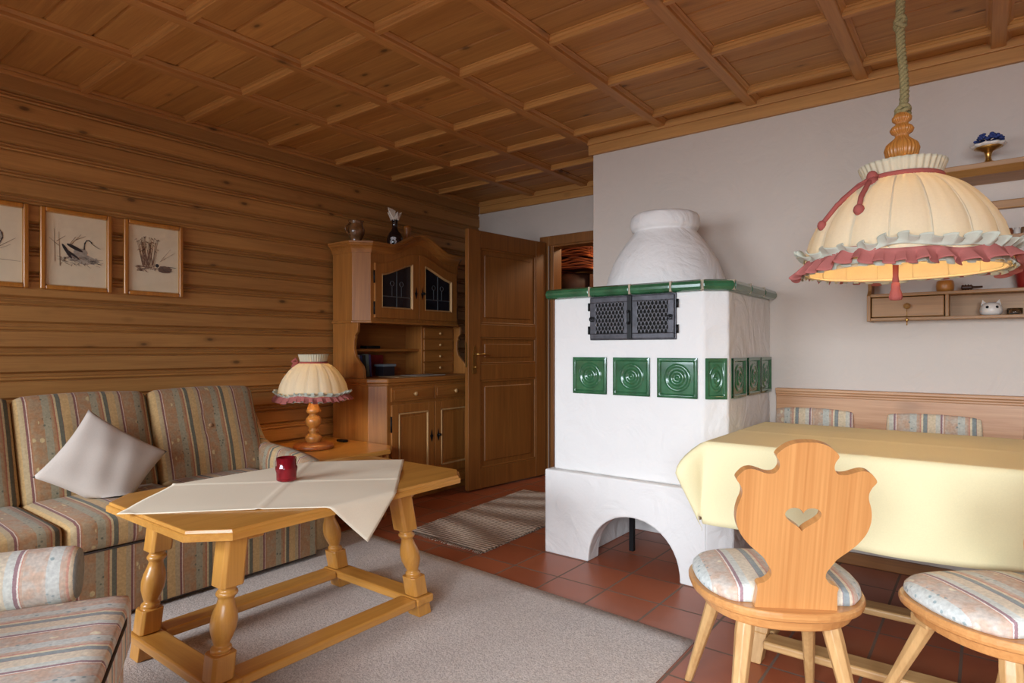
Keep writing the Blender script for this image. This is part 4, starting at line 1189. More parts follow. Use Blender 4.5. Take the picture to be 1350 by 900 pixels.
# ------------------------------------------------------------------ coffee table
def coffee_table():
    X0, X1, Y0, Y1, H = -2.44, -1.70, .815, 1.965, .565
    t = thing('coffee_table', 'oak coffee table with cut corners, turned splayed legs and low stretchers', 'table', ((X0+X1)/2, (Y0+Y1)/2, 0))
    def octo(o, c=.095): return [(X0+c-o*.4, Y0-o), (X1-c+o*.4, Y0-o), (X1+o, Y0+c-o*.4), (X1+o, Y1-c+o*.4), (X1-c+o*.4, Y1+o), (X0+c-o*.4, Y1+o), (X0-o, Y1-c+o*.4), (X0-o, Y0+c-o*.4)]
    m = MB()
    lv = [(-.012, H-.034), (.0, H-.030), (.0, H-.013), (-.003, H-.010), (-.007, H-.009), (-.010, H-.001), (-.013, H)]
    v = []
    for o, z in lv: v += [(x, y, z) for x, y in octo(o)]
    fs = [tuple(range(7, -1, -1)), tuple(len(v)-8+k for k in range(8))]
    for i in range(len(lv)-1):
        for k in range(8): fs.append((i*8+k, i*8+(k+1) % 8, (i+1)*8+(k+1) % 8, (i+1)*8+k))
    m.add(v, fs); m.build('tabletop', M['oak_y'], t)
    xa, xb, ya, yb = X0+.10, X1-.10, Y0+.12, Y1-.17
    for y in (Y0+.20, Y1-.32):
        ap = MB(); ap.box(xa-.03, xb+.03, y-.035, y+.035, H-.062, H-.034); ap.build('batten', M['oak_x'], t, bevel=.006)
    ztop, zst = .533, .10
    feet = {(0, 0): (-2.318, .932), (1, 0): (-1.812, .925), (0, 1): (-2.325, 1.738), (1, 1): (-1.815, 1.735)}
    tops = {(0, 0): (-2.31, .985), (1, 0): (-1.80, .965), (0, 1): (-2.31, 1.64), (1, 1): (-1.80, 1.628)}
    for k in feet:
        (fx, fy), (tx, ty) = feet[k], tops[k]
        l = MB(); h = .0
        q = .036
        c8 = lambda q: [(-q+.010, -q), (q-.010, -q), (q, -q+.010), (q, q-.010), (q-.010, q), (-q+.010, q), (-q, q-.010), (-q, -q+.010)]
        l.prism(c8(.037), .375, ztop)
        l.lathe([(.030, .374), (.026, .368), (.025, .362), (.031, .356), (.032, .348), (.026, .342), (.023, .334), (.027, .318), (.035, .295), (.039, .270), (.037, .245), (.030, .222), (.024, .207), (.022, .200),
                 (.029, .194), (.031, .187), (.027, .181), (.031, .178)], (0, 0, 0), 24)
        l.prism(c8(.036), .10, .179)
        l.prism([(-.033, -.033), (.033, -.033), (.033, .033), (-.033, .033)], .0125, .066)
        def sh(x, y, z, fx=fx, fy=fy, tx=tx, ty=ty):
            u = (z-zst)/(ztop-zst); return (fx+(tx-fx)*u+x, fy+(ty-fy)*u+y, z)
        l.xf(sh); l.build('leg', M['oak_z'], t, bevel=.003)
    w = .045
    for (a, b, mat) in (((0, 0), (1, 0), 'x'), ((0, 1), (1, 1), 'x'), ((0, 0), (0, 1), 'y'), ((1, 0), (1, 1), 'y')):
        A, B = feet[a], feet[b]
        s = MB()
        if mat == 'x': s.box(A[0]-w-.006, B[0]+w+.006, A[1]-w, A[1]+w, .066, .098)
        else: s.box(A[0]-w, A[0]+w, A[1]+w+.0005, B[1]-w-.0005, .0665, .0975)
        s.build('stretcher', M['oak_'+mat], t, bevel=.008, seg=3)
    # square cloth laid as a diamond, one corner hanging over the near edge
    hd = .598; cx, cy = -2.143, 1.372
    z0 = H+.002; xe = X1+.004
    m = MB(); n = 72
    def fn(u, v):
        a, b = 2*u-1, 2*v-1            # square coordinates, rotated 45 degrees
        x = (a+b)/2*hd*1.0; y = (b-a)/2*hd*1.0
        x, y = cx+x*1.0, cy+y
        cr = .004*math.exp(-(a/.018)**2)+.003*math.exp(-(b/.018)**2)
        ed = max(abs(a), abs(b)); cr += .003*math.sin(a*7+b*3)*max(0, ed-.8)*3
        z = z0+cr+.001*math.sin(5*a)*math.sin(4*b)
        if x > xe:
            o = x-xe; r = .010
            if o < r*PI/2: an = o/r; X = xe+r*math.sin(an); Z = z0-r*(1-math.cos(an))
            else: X = xe+r+.006*math.sin((y-cy)*22+.8)*(o-r)/.15; Z = z0-r-(o-r*PI/2)
            X += .01*(o/.18); return (X, y, Z+cr*.0)
        if x < X0-.004:
            o = X0-.004-x; r = .010
            if o < r*PI/2: an = o/r; X = X0-.004-r*math.sin(an); Z = z0-r*(1-math.cos(an))
            else: X = X0-.004-r; Z = z0-r-(o-r*PI/2)
            return (X, y, Z)
        dy = 0
        if y < Y0 or y > Y1: z = z0+.0005
        return (x, y, z)
    m.grid(fn, n, n)
    o = m.build('table_cloth', M['cream'], solid=.0016)
    single(o, 'cream linen cloth laid diagonally over the coffee table, corner hanging', 'tablecloth')
    # hem lines
    c = (-2.150, 1.366, H+.0075)
    k = thing('candle_glass', 'red glass candle holder standing on the cream coffee table cloth', 'candle', c)
    g = MB()
    fl = lambda a, r, z: 1+.035*abs(math.sin(6*a))*(.3 < z/.088 < .62)
    g.lathe([(0, 0), (.034, .0), (.037, .004), (.0365, .03), (.040, .045), (.0395, .052), (.0365, .058), (.037, .088), (.0345, .089), (.034, .012), (0, .010)], c, 36, fn=fl)
    g.build('glass_cup', M['redglass'], k, merge=True)
    w_ = MB(); w_.lathe([(0, .0105), (.0325, .0125), (.0325, .062), (.02, .060), (0, .059)], c, 24); w_.build('wax', plain('red_wax', S(150, 20, 32), .5), k, merge=True)
    wi = MB(); wi.tube([(c[0], c[1], c[2]+.058), (c[0]+.001, c[1], c[2]+.070)], .0013, 6); wi.build('wick', M['soot'], k)
coffee_table()

# ------------------------------------------------------------------ side table and lamp
def side_table():
    H = .452
    t = thing('side_table', 'low light wood corner table between sofa and cabinet with turned feet', 'table', (-3.3, 2.37, 0))
    X0, X1, Y0, Y1 = -3.72, -2.955, 2.03, 2.722
    c = .12
    def oc(o): return [(X0, Y0-o), (X1-c+.4*o, Y0-o), (X1+o, Y0+c-.4*o), (X1+o, Y1-c+.4*o), (X1-c+.4*o, Y1+o), (X0, Y1+o)]
    m = MB(); lv = [(-.012, H-.03), (0, H-.026), (0, H-.008), (-.006, H-.002), (-.010, H)]
    v = []
    for o, z in lv: v += [(x, y, z) for x, y in oc(o)]
    fs = [tuple(range(5, -1, -1)), tuple(len(v)-6+k for k in range(6))]
    for i in range(len(lv)-1):
        for k in range(6): fs.append((i*6+k, i*6+(k+1) % 6, (i+1)*6+(k+1) % 6, (i+1)*6+k))
    m.add(v, fs); m.build('tabletop', M['oak_y'], t)
    a = MB(); a.box(X0+.05, X1-.07, Y0+.07, Y0+.09, H-.10, H-.03); a.box(X0+.05, X1-.07, Y1-.09, Y1-.07, H-.10, H-.03); a.box(X1-.09, X1-.07, Y0+.09, Y1-.09, H-.10, H-.03); a.box(X0+.05, X0+.07, Y0+.09, Y1-.09, H-.10, H-.03)
    a.build('apron', M['oak_y'], t, bevel=.003)
    for x in (X0+.09, X1-.10):
        for y in (Y0+.10, Y1-.11):
            l = MB(); l.lathe([(.020, 0), (.028, .008), (.034, .03), (.030, .055), (.020, .07), (.030, .078), (.036, .09), (.028, .105), (.022, .14), (.026, .20), (.032, .25), (.028, .30), (.034, .31), (.034, .42)], (x, y, 0), 20, close=True)
            l.build('leg', M['lampbase'], t)
    # remote-sized black thing near the back edge
    k = MB(); k.box(-3.50, -3.42, 2.60, 2.64, H+.0005, H+.016); single(k.build('remote_control', M['dark'], bevel=.005), 'small black remote lying on the side table near the cabinet', 'remote control')
side_table()

def lampshade(c, R, H, prof, nr, nlob, root, seed, ruf, coltop, ruff_up=.5):
    """gathered fabric shade with ribs, pleated collar, cord and two-layer ruffle; c = centre of the rim"""
    rnd = random.Random(seed)
    n = nlob*12
    def lob(a, r, z):
        t = abs(math.sin(nlob*a/2+.2))
        f = max(0, min(1, (H-z)/H))
        return 1-.035*(1-t**.7)*1.0+.010*math.sin(nlob*3*a)*(z/H)**2
    m = MB(); v = []
    m.lathe([(r*R, z*H) for r, z in prof], c, n, fn=lob)
    sh = m.build('shade_cloth', M['shade'], root, solid=.0012)
    # ribs (stitched seams)
    rb = MB()
    for k in range(nlob):
        a = (2*PI*k-.4)/nlob
        rb.tube([(c[0]+r*R*.968*math.cos(a), c[1]+r*R*.968*math.sin(a), c[2]+z*H) for r, z in prof], .0022*R/.29+.0006, 5)
    rb.build('seam', M['shade'], sh)
    li = MB(); li.lathe([(prof[0][0]*R*.99, prof[0][1]*H-.004), (prof[0][0]*R*.6, prof[0][1]*H-.002), (.014, prof[0][1]*H-.006)], c, 40); li.build('neck_light_stop', M['shade'], root, solid=.001)  # ring added across the neck to block the bulb's light
    ri = MB(); ri.tube([(c[0]+R*.955*math.cos(2*PI*k/48), c[1]+R*.955*math.sin(2*PI*k/48), c[2]) for k in range(49)], .004, 6, caps=False); ri.build('rim_wire', M['lining'], root)
    # collar
    r0 = prof[0][0]*R; z0 = prof[0][1]*H
    co_ = MB(); co_.lathe([(r0, z0-.002), (r0*1.04, z0+coltop*.3), (r0*1.13, z0+coltop*.8), (r0*1.17, z0+coltop), (r0*1.12, z0+coltop*1.02), (r0*1.0, z0+coltop*.4)], c, 216, fn=lambda a, r, z: 1+.022*math.sin(36*a+z*20))
    co_.build('collar', M['shade'], root, solid=.001)
    cd = MB()
    cd.tube([(c[0]+r0*1.05*math.cos(2*PI*k/48), c[1]+r0*1.05*math.sin(2*PI*k/48), c[2]+z0+.001) for k in range(49)], .0065*R/.29+.0008, 8, caps=False, flat=1.2)
    cd.build('cord', M['pinkcord'], root)
    # ruffles
    def ruffle(rr, zt, zb, amp, fr, ph, out):
        g = MB(); N_ = 620
        p1, p2, p3 = rnd.uniform(0, 6), rnd.uniform(0, 6), rnd.uniform(0, 6)
        def fn(u, v):
            a = 2*PI*u; w = fr*a+ph+1.6*math.sin(3*a+p1)+1.0*math.sin(5*a+p2)
            am = amp*(1+.35*math.sin(7*a+p3))
            rad = rr+out*v+am*math.sin(w)*v**.7
            a2 = a+.75/fr*math.sin(2*w)*v
            zz = zt+(zb-zt)*v+am*.55*math.sin(w+1.2)*v+am*.5*math.sin(4*a+p3)+am*.35*math.sin(9*a+p2)
            rad = max(rad, R*1.006); return (c[0]+rad*math.cos(a2), c[1]+rad*math.sin(a2), c[2]+zz)
        g.grid(fn, N_, 6); return g
    k = R/.29
    ruffle(R*.985, .040*k, .066*k, .013*k, 34, .4, .026*k).build('ruffle_upper', M['mint'], root, solid=.001)
    ruffle(R*.985, .042*k, -.002*k, .014*k, 31, 2.0, .036*k).build('ruffle_pink', M['pink'], root, solid=.001)
    ruffle(R*.97, .012*k, -.006*k, .007*k, 38, 4.0, .012*k).build('ruffle_lower', M['mint'] if ruf else M['pink'], root, solid=.001)

PROF = [(.365, 1.0), (.41, .975), (.50, .93), (.60, .86), (.70, .765), (.79, .655), (.87, .54), (.935, .41), (.975, .27), (.995, .12), (1.0, .04), (.99, 0)]
def table_lamp():
    c0 = (-3.375, 2.335, .453)
    t = thing('table_lamp', 'lit table lamp with turned wooden base and ruffled cream shade on the corner table', 'lamp', c0)
    b = MB(); b.lathe([(0, 0), (.118, 0), (.124, .006), (.125, .018), (.118, .028), (.100, .034), (.060, .038), (.045, .042), (0, .044)], c0, 36); b.build('base', M['lampbase'], t, merge=True)
    s = MB(); s.lathe([(.040, .040), (.050, .055), (.052, .070), (.044, .085), (.028, .095), (.022, .104), (.034, .110), (.030, .118), (.024, .126), (.030, .135), (.046, .155), (.050, .172), (.046, .190), (.030, .208), (.024, .215),
                       (.034, .222), (.042, .228), (.046, .236), (.040, .25), (.030, .275), (.024, .32), (.022, .345), (.012, .35), (.012, .42), (0, .42)], c0, 28)
    s.build('stem', M['turned'], t)
    cs = (c0[0], c0[1], .762)
    lampshade(cs, .215, .232, PROF, 0, 16, t, 5, True, .052)
    # pink bow on the left
    bw = MB(); bp = Vector((cs[0]-.085, cs[1]-.06, cs[2]+.235))
    bp = Vector((cs[0]-.793*.09+.609*.02, cs[1]-.609*.09-.793*.02, cs[2]+.235))
    dr = Vector((-.793, -.609, 0))
    for s1 in (1, -1):
        bw.tube([bp, bp+dr*.015+Vector((0, 0, .022*s1)), bp+dr*.036+Vector((0, 0, .016*s1-.012)), bp+dr*.02+Vector((0, 0, -.004*s1-.006)), bp], [.006, .010, .012, .009, .005], 8)
    bw.tube([bp, bp+dr*.022+Vector((0, 0, -.02)), bp+dr*.04+Vector((0, 0, -.03))], [.005, .006, .007], 8)
    bw.build('bow', M['pinkcord'], t)
    bu = MB(); bu.ball((cs[0], cs[1], cs[2]+.155), .026, 16, (1, 1, 1.2)); o = bu.build('bulb', BULB, t)
def bulbmat(nm, s):
    m, nt, b = newmat(nm); b.inputs['Emission Color'].default_value = (1, .66, .33, 1); b.inputs['Emission Strength'].default_value = s; b.inputs['Base Color'].default_value = (1, .9, .8, 1); return m
BULB = bulbmat('table_lamp_glow', 62); BULBP = bulbmat('pendant_glow', 58)
table_lamp()

def pendant():
    r_ = (1189-675)/814
    Y = 2.40; d = Y/(.7934+.6088*r_); X = d*(-.6088+.7934*r_)
    zr = CAMZ+102*d/814
    c = (X, Y, zr)
    t = thing('pendant_lamp', 'large lit ruffled cream pendant lampshade hanging on a rope over the table', 'lamp', (X, Y, zr))
    R, H = .292, .300
    lampshade(c, R, H, PROF, 0, 16, t, 9, True, .050)
    zt = zr+H+.05
    f = MB(); k = .9
    f.lathe([(.014, -.03), (.020, .0), (.034, .010), (.046, .028), (.050, .048), (.044, .066), (.028, .080), (.020, .088), (.018, .096), (.030, .104), (.034, .114), (.028, .124), (.018, .130), (.018, .136), (.027, .144), (.028, .154), (.020, .164), (.016, .17), (0, .171)], (c[0], c[1], zt+.004), 160, fn=lambda a, r, z: 1+.035*math.cos(26*a))
    f.build('turned_finial', M['turned'], t)
    # twisted rope
    z0 = zt+.168; z1 = ZC+.01
    rp = MB(); 
    def ctr(z):
        u = (z-z0)/(z1-z0)
        return (c[0]+.012*math.sin(u*9)*math.exp(-u*3)-.004*u, c[1]+.008*math.sin(u*7+1)*math.exp(-u*3))
    for s in range(3):
        pts = []
        for q in range(241):
            z = z0+(z1-z0)*q/240; a = 2*PI*s/3+z*150; x, y = ctr(z)
            pts.append((x+.0075*math.cos(a), y+.0075*math.sin(a), z))
        rp.tube(pts, .0072, 6)
    rp.build('rope', M['rope'], t)
    def knot(z, r, nm):
        k = MB(); x, y = ctr(z)
        for s in range(3):
            k.tube([(x+r*math.cos(a_), y+r*math.sin(a_)*1.0, z+(s-1)*.010+.006*math.sin(a_*2+s*2)) for a_ in [2*PI*q/16 for q in range(17)]], .0085, 7, caps=False)
        k.ball((x, y, z), r*.95, 12, (1, 1, 1.1)); k.build(nm, M['rope'], t)
    knot(z0+.012, .017, 'rope_knot'); knot(CAMZ+(460-30)*d/814, .013, 'rope_knot')
    # bow and tassel cords on the camera-left side
    z0c = zr+H
    def sp(az, z, out=1.0):            # point on the shade surface
        zz = (z-zr)/H; rr = 1
        for i in range(len(PROF)-1):
            (ra, za), (rb, zb) = PROF[i], PROF[i+1]
            if zb <= zz <= za: rr = ra+(rb-ra)*(za-zz)/(za-zb)
        if zz > 1: rr = .37
        return Vector((c[0]+(rr*R+.006)*out*math.cos(az), c[1]+(rr*R+.006)*out*math.sin(az), z))
    cam_az = math.atan2(-c[1], -c[0])       # towards the camera
    a0 = cam_az-math.radians(38)
    def cord(azs, zs, r, tip):
        k = MB(); pts = [sp(a0+math.radians(a), zr+H*z) for a, z in zip(azs, zs)]
        k.tube(pts, r, 8); k.ball(pts[-1]+Vector((0, 0, -.004)), tip, 12, (1, 1, 1.15)); return k
    cord([0, 4, 8, 11], [1.0, .90, .74, .60], .008, .016).build('cord_tail', M['pinkcord'], t)
    cord([-3, -10, -16, -20], [1.0, .88, .72, .52], .008, .015).build('cord_tail', M['pinkcord'], t)
    bw = MB(); b0 = sp(a0, z0c)+Vector((math.cos(a0), math.sin(a0), 0))*.012
    tang = Vector((-math.sin(a0), math.cos(a0), 0)); rad = Vector((math.cos(a0), math.sin(a0), 0))
    bw.tube([b0, b0+rad*.02+tang*-.035+Vector((0, 0, -.02)), b0+rad*.05+tang*-.075+Vector((0, 0, -.062)), b0+rad*.058+tang*-.088+Vector((0, 0, -.078))], [.012, .018, .018, .012], 8, flat=.4)
    bw.tube([b0+rad*.004, b0+rad*.014+tang*.012+Vector((0, 0, -.035)), b0+rad*.02+Vector((0, 0, -.062)), b0+rad*.012+tang*-.012+Vector((0, 0, -.03)), b0], [.014, .020, .018, .016, .010], 8)
    bw.ball(b0+rad*.006, .017, 12, (1, 1, 1.2)); bw.build('bow', M['pinkcord'], t)
    # pull tassel below
    ta = MB(); x, y = c[0]-.003, c[1]-.01
    dd = Vector((-c[0], -c[1], 0)).normalized()*.10; x += dd.x*.9-.012; y += dd.y*.9-.01
    zt2 = CAMZ+(460-380)*(d-.09)/814
    ta.tube([(c[0], c[1], zr+.14), (x, y, zr+.05), (x, y, zt2+.04), (x, y, zt2+.02)], [.004, .009, .008, .010], 10)
    ta.build('tassel_cord', M['pinkcord'], t)
    tb = MB(); tb.lathe([(0, .022), (.011, .018), (.013, .006), (.012, 0), (.016, -.012), (.019, -.028), (.016, -.036), (0, -.038)], (x, y, zt2), 22, fn=lambda a, r, z: 1+.12*math.sin(9*a)*(z < -.005)); tb.build('tassel', M['pinkcord'], t)
    bu = MB(); bu.ball((c[0], c[1], zr+.215), .038, 16, (1, 1, 1.25)); bu.build('bulb', BULBP, t)
    so = MB(); so.lathe([(.02, .24), (.022, .25), (.022, .34)], (c[0], c[1], zr), 16, close=True); so.build('socket', M['white'], t)
PEND = 3.2
pendant()

# ------------------------------------------------------------------ dining corner
def dining():
    X0, X1, Y0, Y1, H = -.812, 1.05, 2.215, 2.985, .742
    t = thing('dining_table', 'dark-footed wooden dining table hidden under a yellow cloth', 'table', ((X0+X1)/2, (Y0+Y1)/2, 0))
    m = MB(); m.box(X0+.004, X1-.004, Y0+.004, Y1-.004, H-.03, H); m.build('tabletop', M['pale_x'], t, bevel=.004)
    a = MB(); a.box(X0+.14, X1-.14, Y0+.12, Y0+.14, H-.12, H-.03); a.box(X0+.14, X1-.14, Y1-.16, Y1-.14, H-.12, H-.03); a.box(X0+.14, X0+.16, Y0+.14, Y1-.16, H-.12, H-.03); a.box(X1-.16, X1-.14, Y0+.14, Y1-.16, H-.12, H-.03)
    a.build('apron', M['pale_x'], t, bevel=.003)
    ya, yb = 2.218, 2.745
    for x, sx in ((-.640, 1), (.88, -1)):
        for y, ty in ((ya, Y0+.17), (yb, Y1-.18)):
            l = MB(); c8 = lambda q: [(-q, -q), (q, -q), (q, q), (-q, q)]
            l.prism(c8(.028), .001, .10); l.prism(c8(.03), .10, .19)
            l.lathe([(.022, .19), (.026, .205), (.030, .215), (.024, .225), (.020, .235), (.028, .28), (.034, .36), (.030, .43), (.022, .49), (.028, .505), (.030, .52), (.022, .53)], (0, 0, 0), 18)
            l.prism(c8(.034), .53, H-.032)
            l.xf(lambda p, q, r: (x+p+sx*.10*r/.7, y+(ty-y)*r/.7+q, r)); l.build('leg', M['pale_z'], t, bevel=.004)
    for y in (ya, yb):
        s = MB(); s.box(-.60, .84, y-.044, y+.044, .064, .092); s.build('stretcher', M['pale_x'], t, bevel=.008, seg=3)
    for x in (-.62, .86):
        s = MB(); s.box(x-.035, x+.035, ya+.05, yb-.05, .064, .092); s.build('stretcher', M['pale_y'], t, bevel=.008, seg=3)
    # yellow cloth: flat top, rounded drop, conical corner folds
    ov = .30; r = .012; z0 = H+.002
    nx = 130; ny = 70
    m = MB()
    def fn(u, v):
        px = X0-ov+(X1-X0+2*ov)*u; py = Y0-ov+(Y1-Y0+2*ov)*v
        qx = min(max(px, X0), X1); qy = min(max(py, Y0), Y1)
        ex, ey = px-qx, py-qy
        rho = math.hypot(ex, ey)
        cr = .0025*math.exp(-((py-2.60)/.006)**2)+.002*math.exp(-((px+.30)/.007)**2)+.002*math.exp(-((px-.25)/.007)**2)
        cr2 = .0022*math.exp(-((py-2.80)/.006)**2)*(px < -.28)
        if rho < 1e-9: return (px, py, z0+cr+cr2)
        nx_, ny_ = ex/rho, ey/rho
        corner = abs(nx_*ny_)*2
        if rho < r*PI/2: an = rho/r; o = r*math.sin(an); dz = r*(1-math.cos(an))
        else: o = r; dz = r+(rho-r*PI/2)
        k = (dz/ov)
        # gentle waves in the hanging part, stronger billow in the corners
        wave = .006*math.sin(px*11+py*5)*k+.004*math.sin(px*23+1)*k
        o += max(0, wave)+.012*k*(1-corner)
        o += corner**2.4*.10*(math.sin(PI/2*k/.5) if k < .5 else max(0, 1-(k-.5)/.85))
        dz *= (1-.22*corner)
        if ny_ < -.99: o -= .085*math.exp(-((px-.17)/.17)**2)*min(1, k)
        # cloth gathers: off-diagonal parts of the corner fold back towards the sides
        return (qx+nx_*o, qy+ny_*o, z0-dz)
    m.grid(fn, nx, ny)
    o = m.build('tablecloth', M['yellow'], solid=.0015)
    single(o, 'pale yellow tablecloth draped over the dining table', 'tablecloth')
dining()

def bench():
    t = thing('corner_bench', 'pine wall bench with striped upholstered back pads behind the dining table', 'bench', (.3, YR-.2, 0))
    X0, X1 = -.890, 2.2; y1 = YR-.001
    b = MB(); b.box(X0, X1, y1-.028, y1, .44, .845); b.build('back_board', M['bench_x'], t, bevel=.003)
    c = MB(); c.box(X0, X1, y1-.050, y1, .858, .874); c.box(X0, X1, y1-.044, y1, .845, .858); c.box(X0, X1, y1-.036, y1, .832, .8455); c.build('top_moulding', M['bench_x'], t, bevel=.004)
    xs = [(-.885, -.524), (-.378, -.014), (.135, .50), (.648, 1.01), (1.16, 1.52)]
    for a, bb in xs:
        p = MB(); p.cushion((a+bb)/2, y1-.034, .64, bb-a, .034, .254, r=.014, puff=.010, n=9); p.build('back_pad', M['fab_bench'], t)
    s = MB(); s.box(X0, X1, 3.06, y1-.03, .405, .435); s.build('seat_board', M['bench_x'], t, bevel=.004)
    for a, bb in ((X0+.02, .55), (.56, 2.1)):
        s = MB(); s.cushion((a+bb)/2, 3.26, .46, bb-a, .40, .05, r=.02, puff=.006); s.build('seat_pad', M['fab_bench'], t)
    for x in (X0+.02, .6, 1.9):
        s = MB(); s.box(x, x+.03, 3.10, y1-.03, .0, .405); s.build('support', M['bench_y'], t, bevel=.003)
bench()

# ------------------------------------------------------------------ carved chairs (local frame: +y faces the table)
def chair(name, label, c, ang):
    t = thing(name, label, 'chair', c, ang, group='carved heart chairs at the dining table', local=True)
    zs = .432
    def D(k=1.0, n=44):        # seat outline: broad front, rounded narrower back
        pts = []
        for i in range(n):
            a = 2*PI*i/n
            x, y = math.cos(a), math.sin(a)
            e = .62 if y > 0 else .84
            X = .222*math.copysign(abs(x)**e, x)*(1 if y > 0 else 1-.10*y*y*0)
            Yy = (.196 if y > 0 else .212)*math.copysign(abs(y)**e, y)
            X *= 1+.06*(Yy/.2) if Yy < 0 else 1
            pts.append((X*k, Yy*k))
        return pts
    def ringstack(levels, m):
        v = []; n = 44
        for k, z in levels: v += [(x, y, z) for x, y in D(k)]
        fs = [tuple(range(n-1, -1, -1)), tuple(len(v)-n+q for q in range(n))]
        for i in range(len(levels)-1):
            for q in range(n): fs.append((i*n+q, i*n+(q+1) % n, (i+1)*n+(q+1) % n, (i+1)*n+q))
        m.add(v, fs, False); return m
    s = ringstack([(.955, zs-.026), (.99, zs-.022), (1.0, zs-.014), (1.0, zs-.006), (.985, zs)], MB())
    s.build('seat', M['beech_x'], t, bevel=.002)
    s2 = ringstack([(.80, zs-.060), (.86, zs-.054), (.90, zs-.0262)], MB()); s2.build('seat_underframe', M['beech_x'], t, bevel=.002)
    # upholstered pad
    m = MB(); n = 44; v = []
    lev = [(.93, .001), (.955, .010), (.945, .022), (.90, .033), (.80, .042), (.60, .049), (.35, .053), (.12, .054)]
    back = -.150
    for k, z in lev:
        for x, y in D(k):
            if y < back: y = back-(back-y)*.02
            v.append((x, y, zs+z))
    fs = [tuple(range(n-1, -1, -1)), tuple(len(v)-n+q for q in range(n))]
    for i in range(len(lev)-1):
        for q in range(n): fs.append((i*n+q, i*n+(q+1) % n, (i+1)*n+(q+1) % n, (i+1)*n+q))
    m.add(v, fs, True); m.build('seat_pad', M['fab_chair'], t)
    # backrest with scrolled outline and heart cut-out
    H = [(0, .438), (.020, .437), (.042, .431), (.060, .418), (.071, .404), (.064, .390), (.062, .376), (.067, .364), (.078, .358), (.094, .359), (.110, .365), (.126, .369), (.141, .366), (.152, .356), (.160, .342),
         (.151, .328), (.145, .312), (.146, .296), (.152, .278), (.156, .255), (.155, .232), (.148, .208), (.134, .185), (.115, .164), (.097, .148), (.085, .136), (.078, .124), (.072, .114),
         (.066, .104), (.064, .092), (.069, .080), (.080, .070), (.092, .066), (.097, .060), (.095, .050), (.096, .03), (.099, 0)]
    # densify by Catmull-Rom
    def cr(P, k=3):
        out = []
        for i in range(len(P)-1):
            p0, p1, p2, p3 = P[max(i-1, 0)], P[i], P[i+1], P[min(i+2, len(P)-1)]
            for j in range(k):
                q = j/k
                out.append(tuple(.5*((2*p1[d])+(-p0[d]+p2[d])*q+(2*p0[d]-5*p1[d]+4*p2[d]-p3[d])*q*q+(-p0[d]+3*p1[d]-3*p2[d]+p3[d])*q**3) for d in (0, 1)))
        out.append(P[-1]); return out
    R_ = cr(H)
    outer = [(x, z) for x, z in R_]+[(-x, z) for x, z in reversed(R_[1:])]
    heart = []
    for i in range(48):
        a = 2*PI*i/48+PI/2
        hx = .00262*16*math.sin(a-PI/2)**3*1.0; hz = .00245*(13*math.cos(a-PI/2)-5*math.cos(2*(a-PI/2))-2*math.cos(3*(a-PI/2))-math.cos(4*(a-PI/2)))
        heart.append((hx, .246+hz*.88))
    bm = bmesh.new()
    def loop(pts):
        vs = [bm.verts.new((x, 0, z)) for x, z in pts]; return [bm.edges.new((vs[i], vs[(i+1) % len(vs)])) for i in range(len(vs))]
    es = loop(outer)+loop(heart)
    bmesh.ops.triangle_fill(bm, edges=es, use_beauty=True, use_dissolve=False)
    vs = [v.co.copy() for v in bm.verts]; fs = [[v.index for v in f.verts] for f in (bm.verts.index_update(), bm.faces)[1]]
    edges = [(e.verts[0].index, e.verts[1].index) for e in bm.edges if len(e.link_faces) == 1]
    bm.free()
    th_ = .023; lean = math.radians(12)
    def P(x, y, z):
        return (x, -.178+y*math.cos(lean)-z*math.sin(lean), zs+.0+z*math.cos(lean)+y*math.sin(lean)*1.0)
    m = MB(); N0 = len(vs)
    V = [P(v.x, 0, v.z) for v in vs]+[P(v.x, th_, v.z) for v in vs]
    FS = [tuple(f) for f in fs]+[tuple(i+N0 for i in reversed(f)) for f in fs]+[(a, b, b+N0, a+N0) for a, b in edges]
    m.add(V, FS); m.build('backrest', M['beech_back'], t, bevel=.004, seg=2)
    # splayed tapering legs
    for (x, y, fx, fy) in ((-.125, .105, -.185, .280), (.125, .105, .195, .285), (-.105, -.115, -.165, -.205), (.105, -.115, .170, -.210)):
        l = MB(); v = []; n = 8
        for (u, w) in ((0, .0125), (.5, .0175), (.92, .023), (1, .022)):
            cx, cy, cz = fx+(x-fx)*u, fy+(y-fy)*u, .001+(zs-.058)*u
            for q in range(n):
                a = PI/8+2*PI*q/n; v.append((cx+w*1.08*math.cos(a), cy+w*1.08*math.sin(a), cz))
        fs = [tuple(range(n-1, -1, -1)), tuple(3*n+q for q in range(n))]+[(i*n+q, i*n+(q+1) % n, (i+1)*n+(q+1) % n, (i+1)*n+q) for i in range(3) for q in range(n)]
        l.add(v, fs); l.build('leg', M['pale_z'], t, bevel=.002)
    for y in (.105,):
        k = MB(); k.box(-.165, .165, y-.032, y+.032, zs-.082, zs-.0565); k.build('leg_cleat', M['pale_x'], t, bevel=.004)
    return t
chair('carved_chair', 'carved wooden chair with heart cut-out back in front of the yellow tablecloth', (-.468, 1.807, 0), math.radians(31))
chair('carved_chair', 'carved wooden chair cut by the right photo edge, mostly its striped seat showing', (.052, 1.975, 0), math.radians(40))

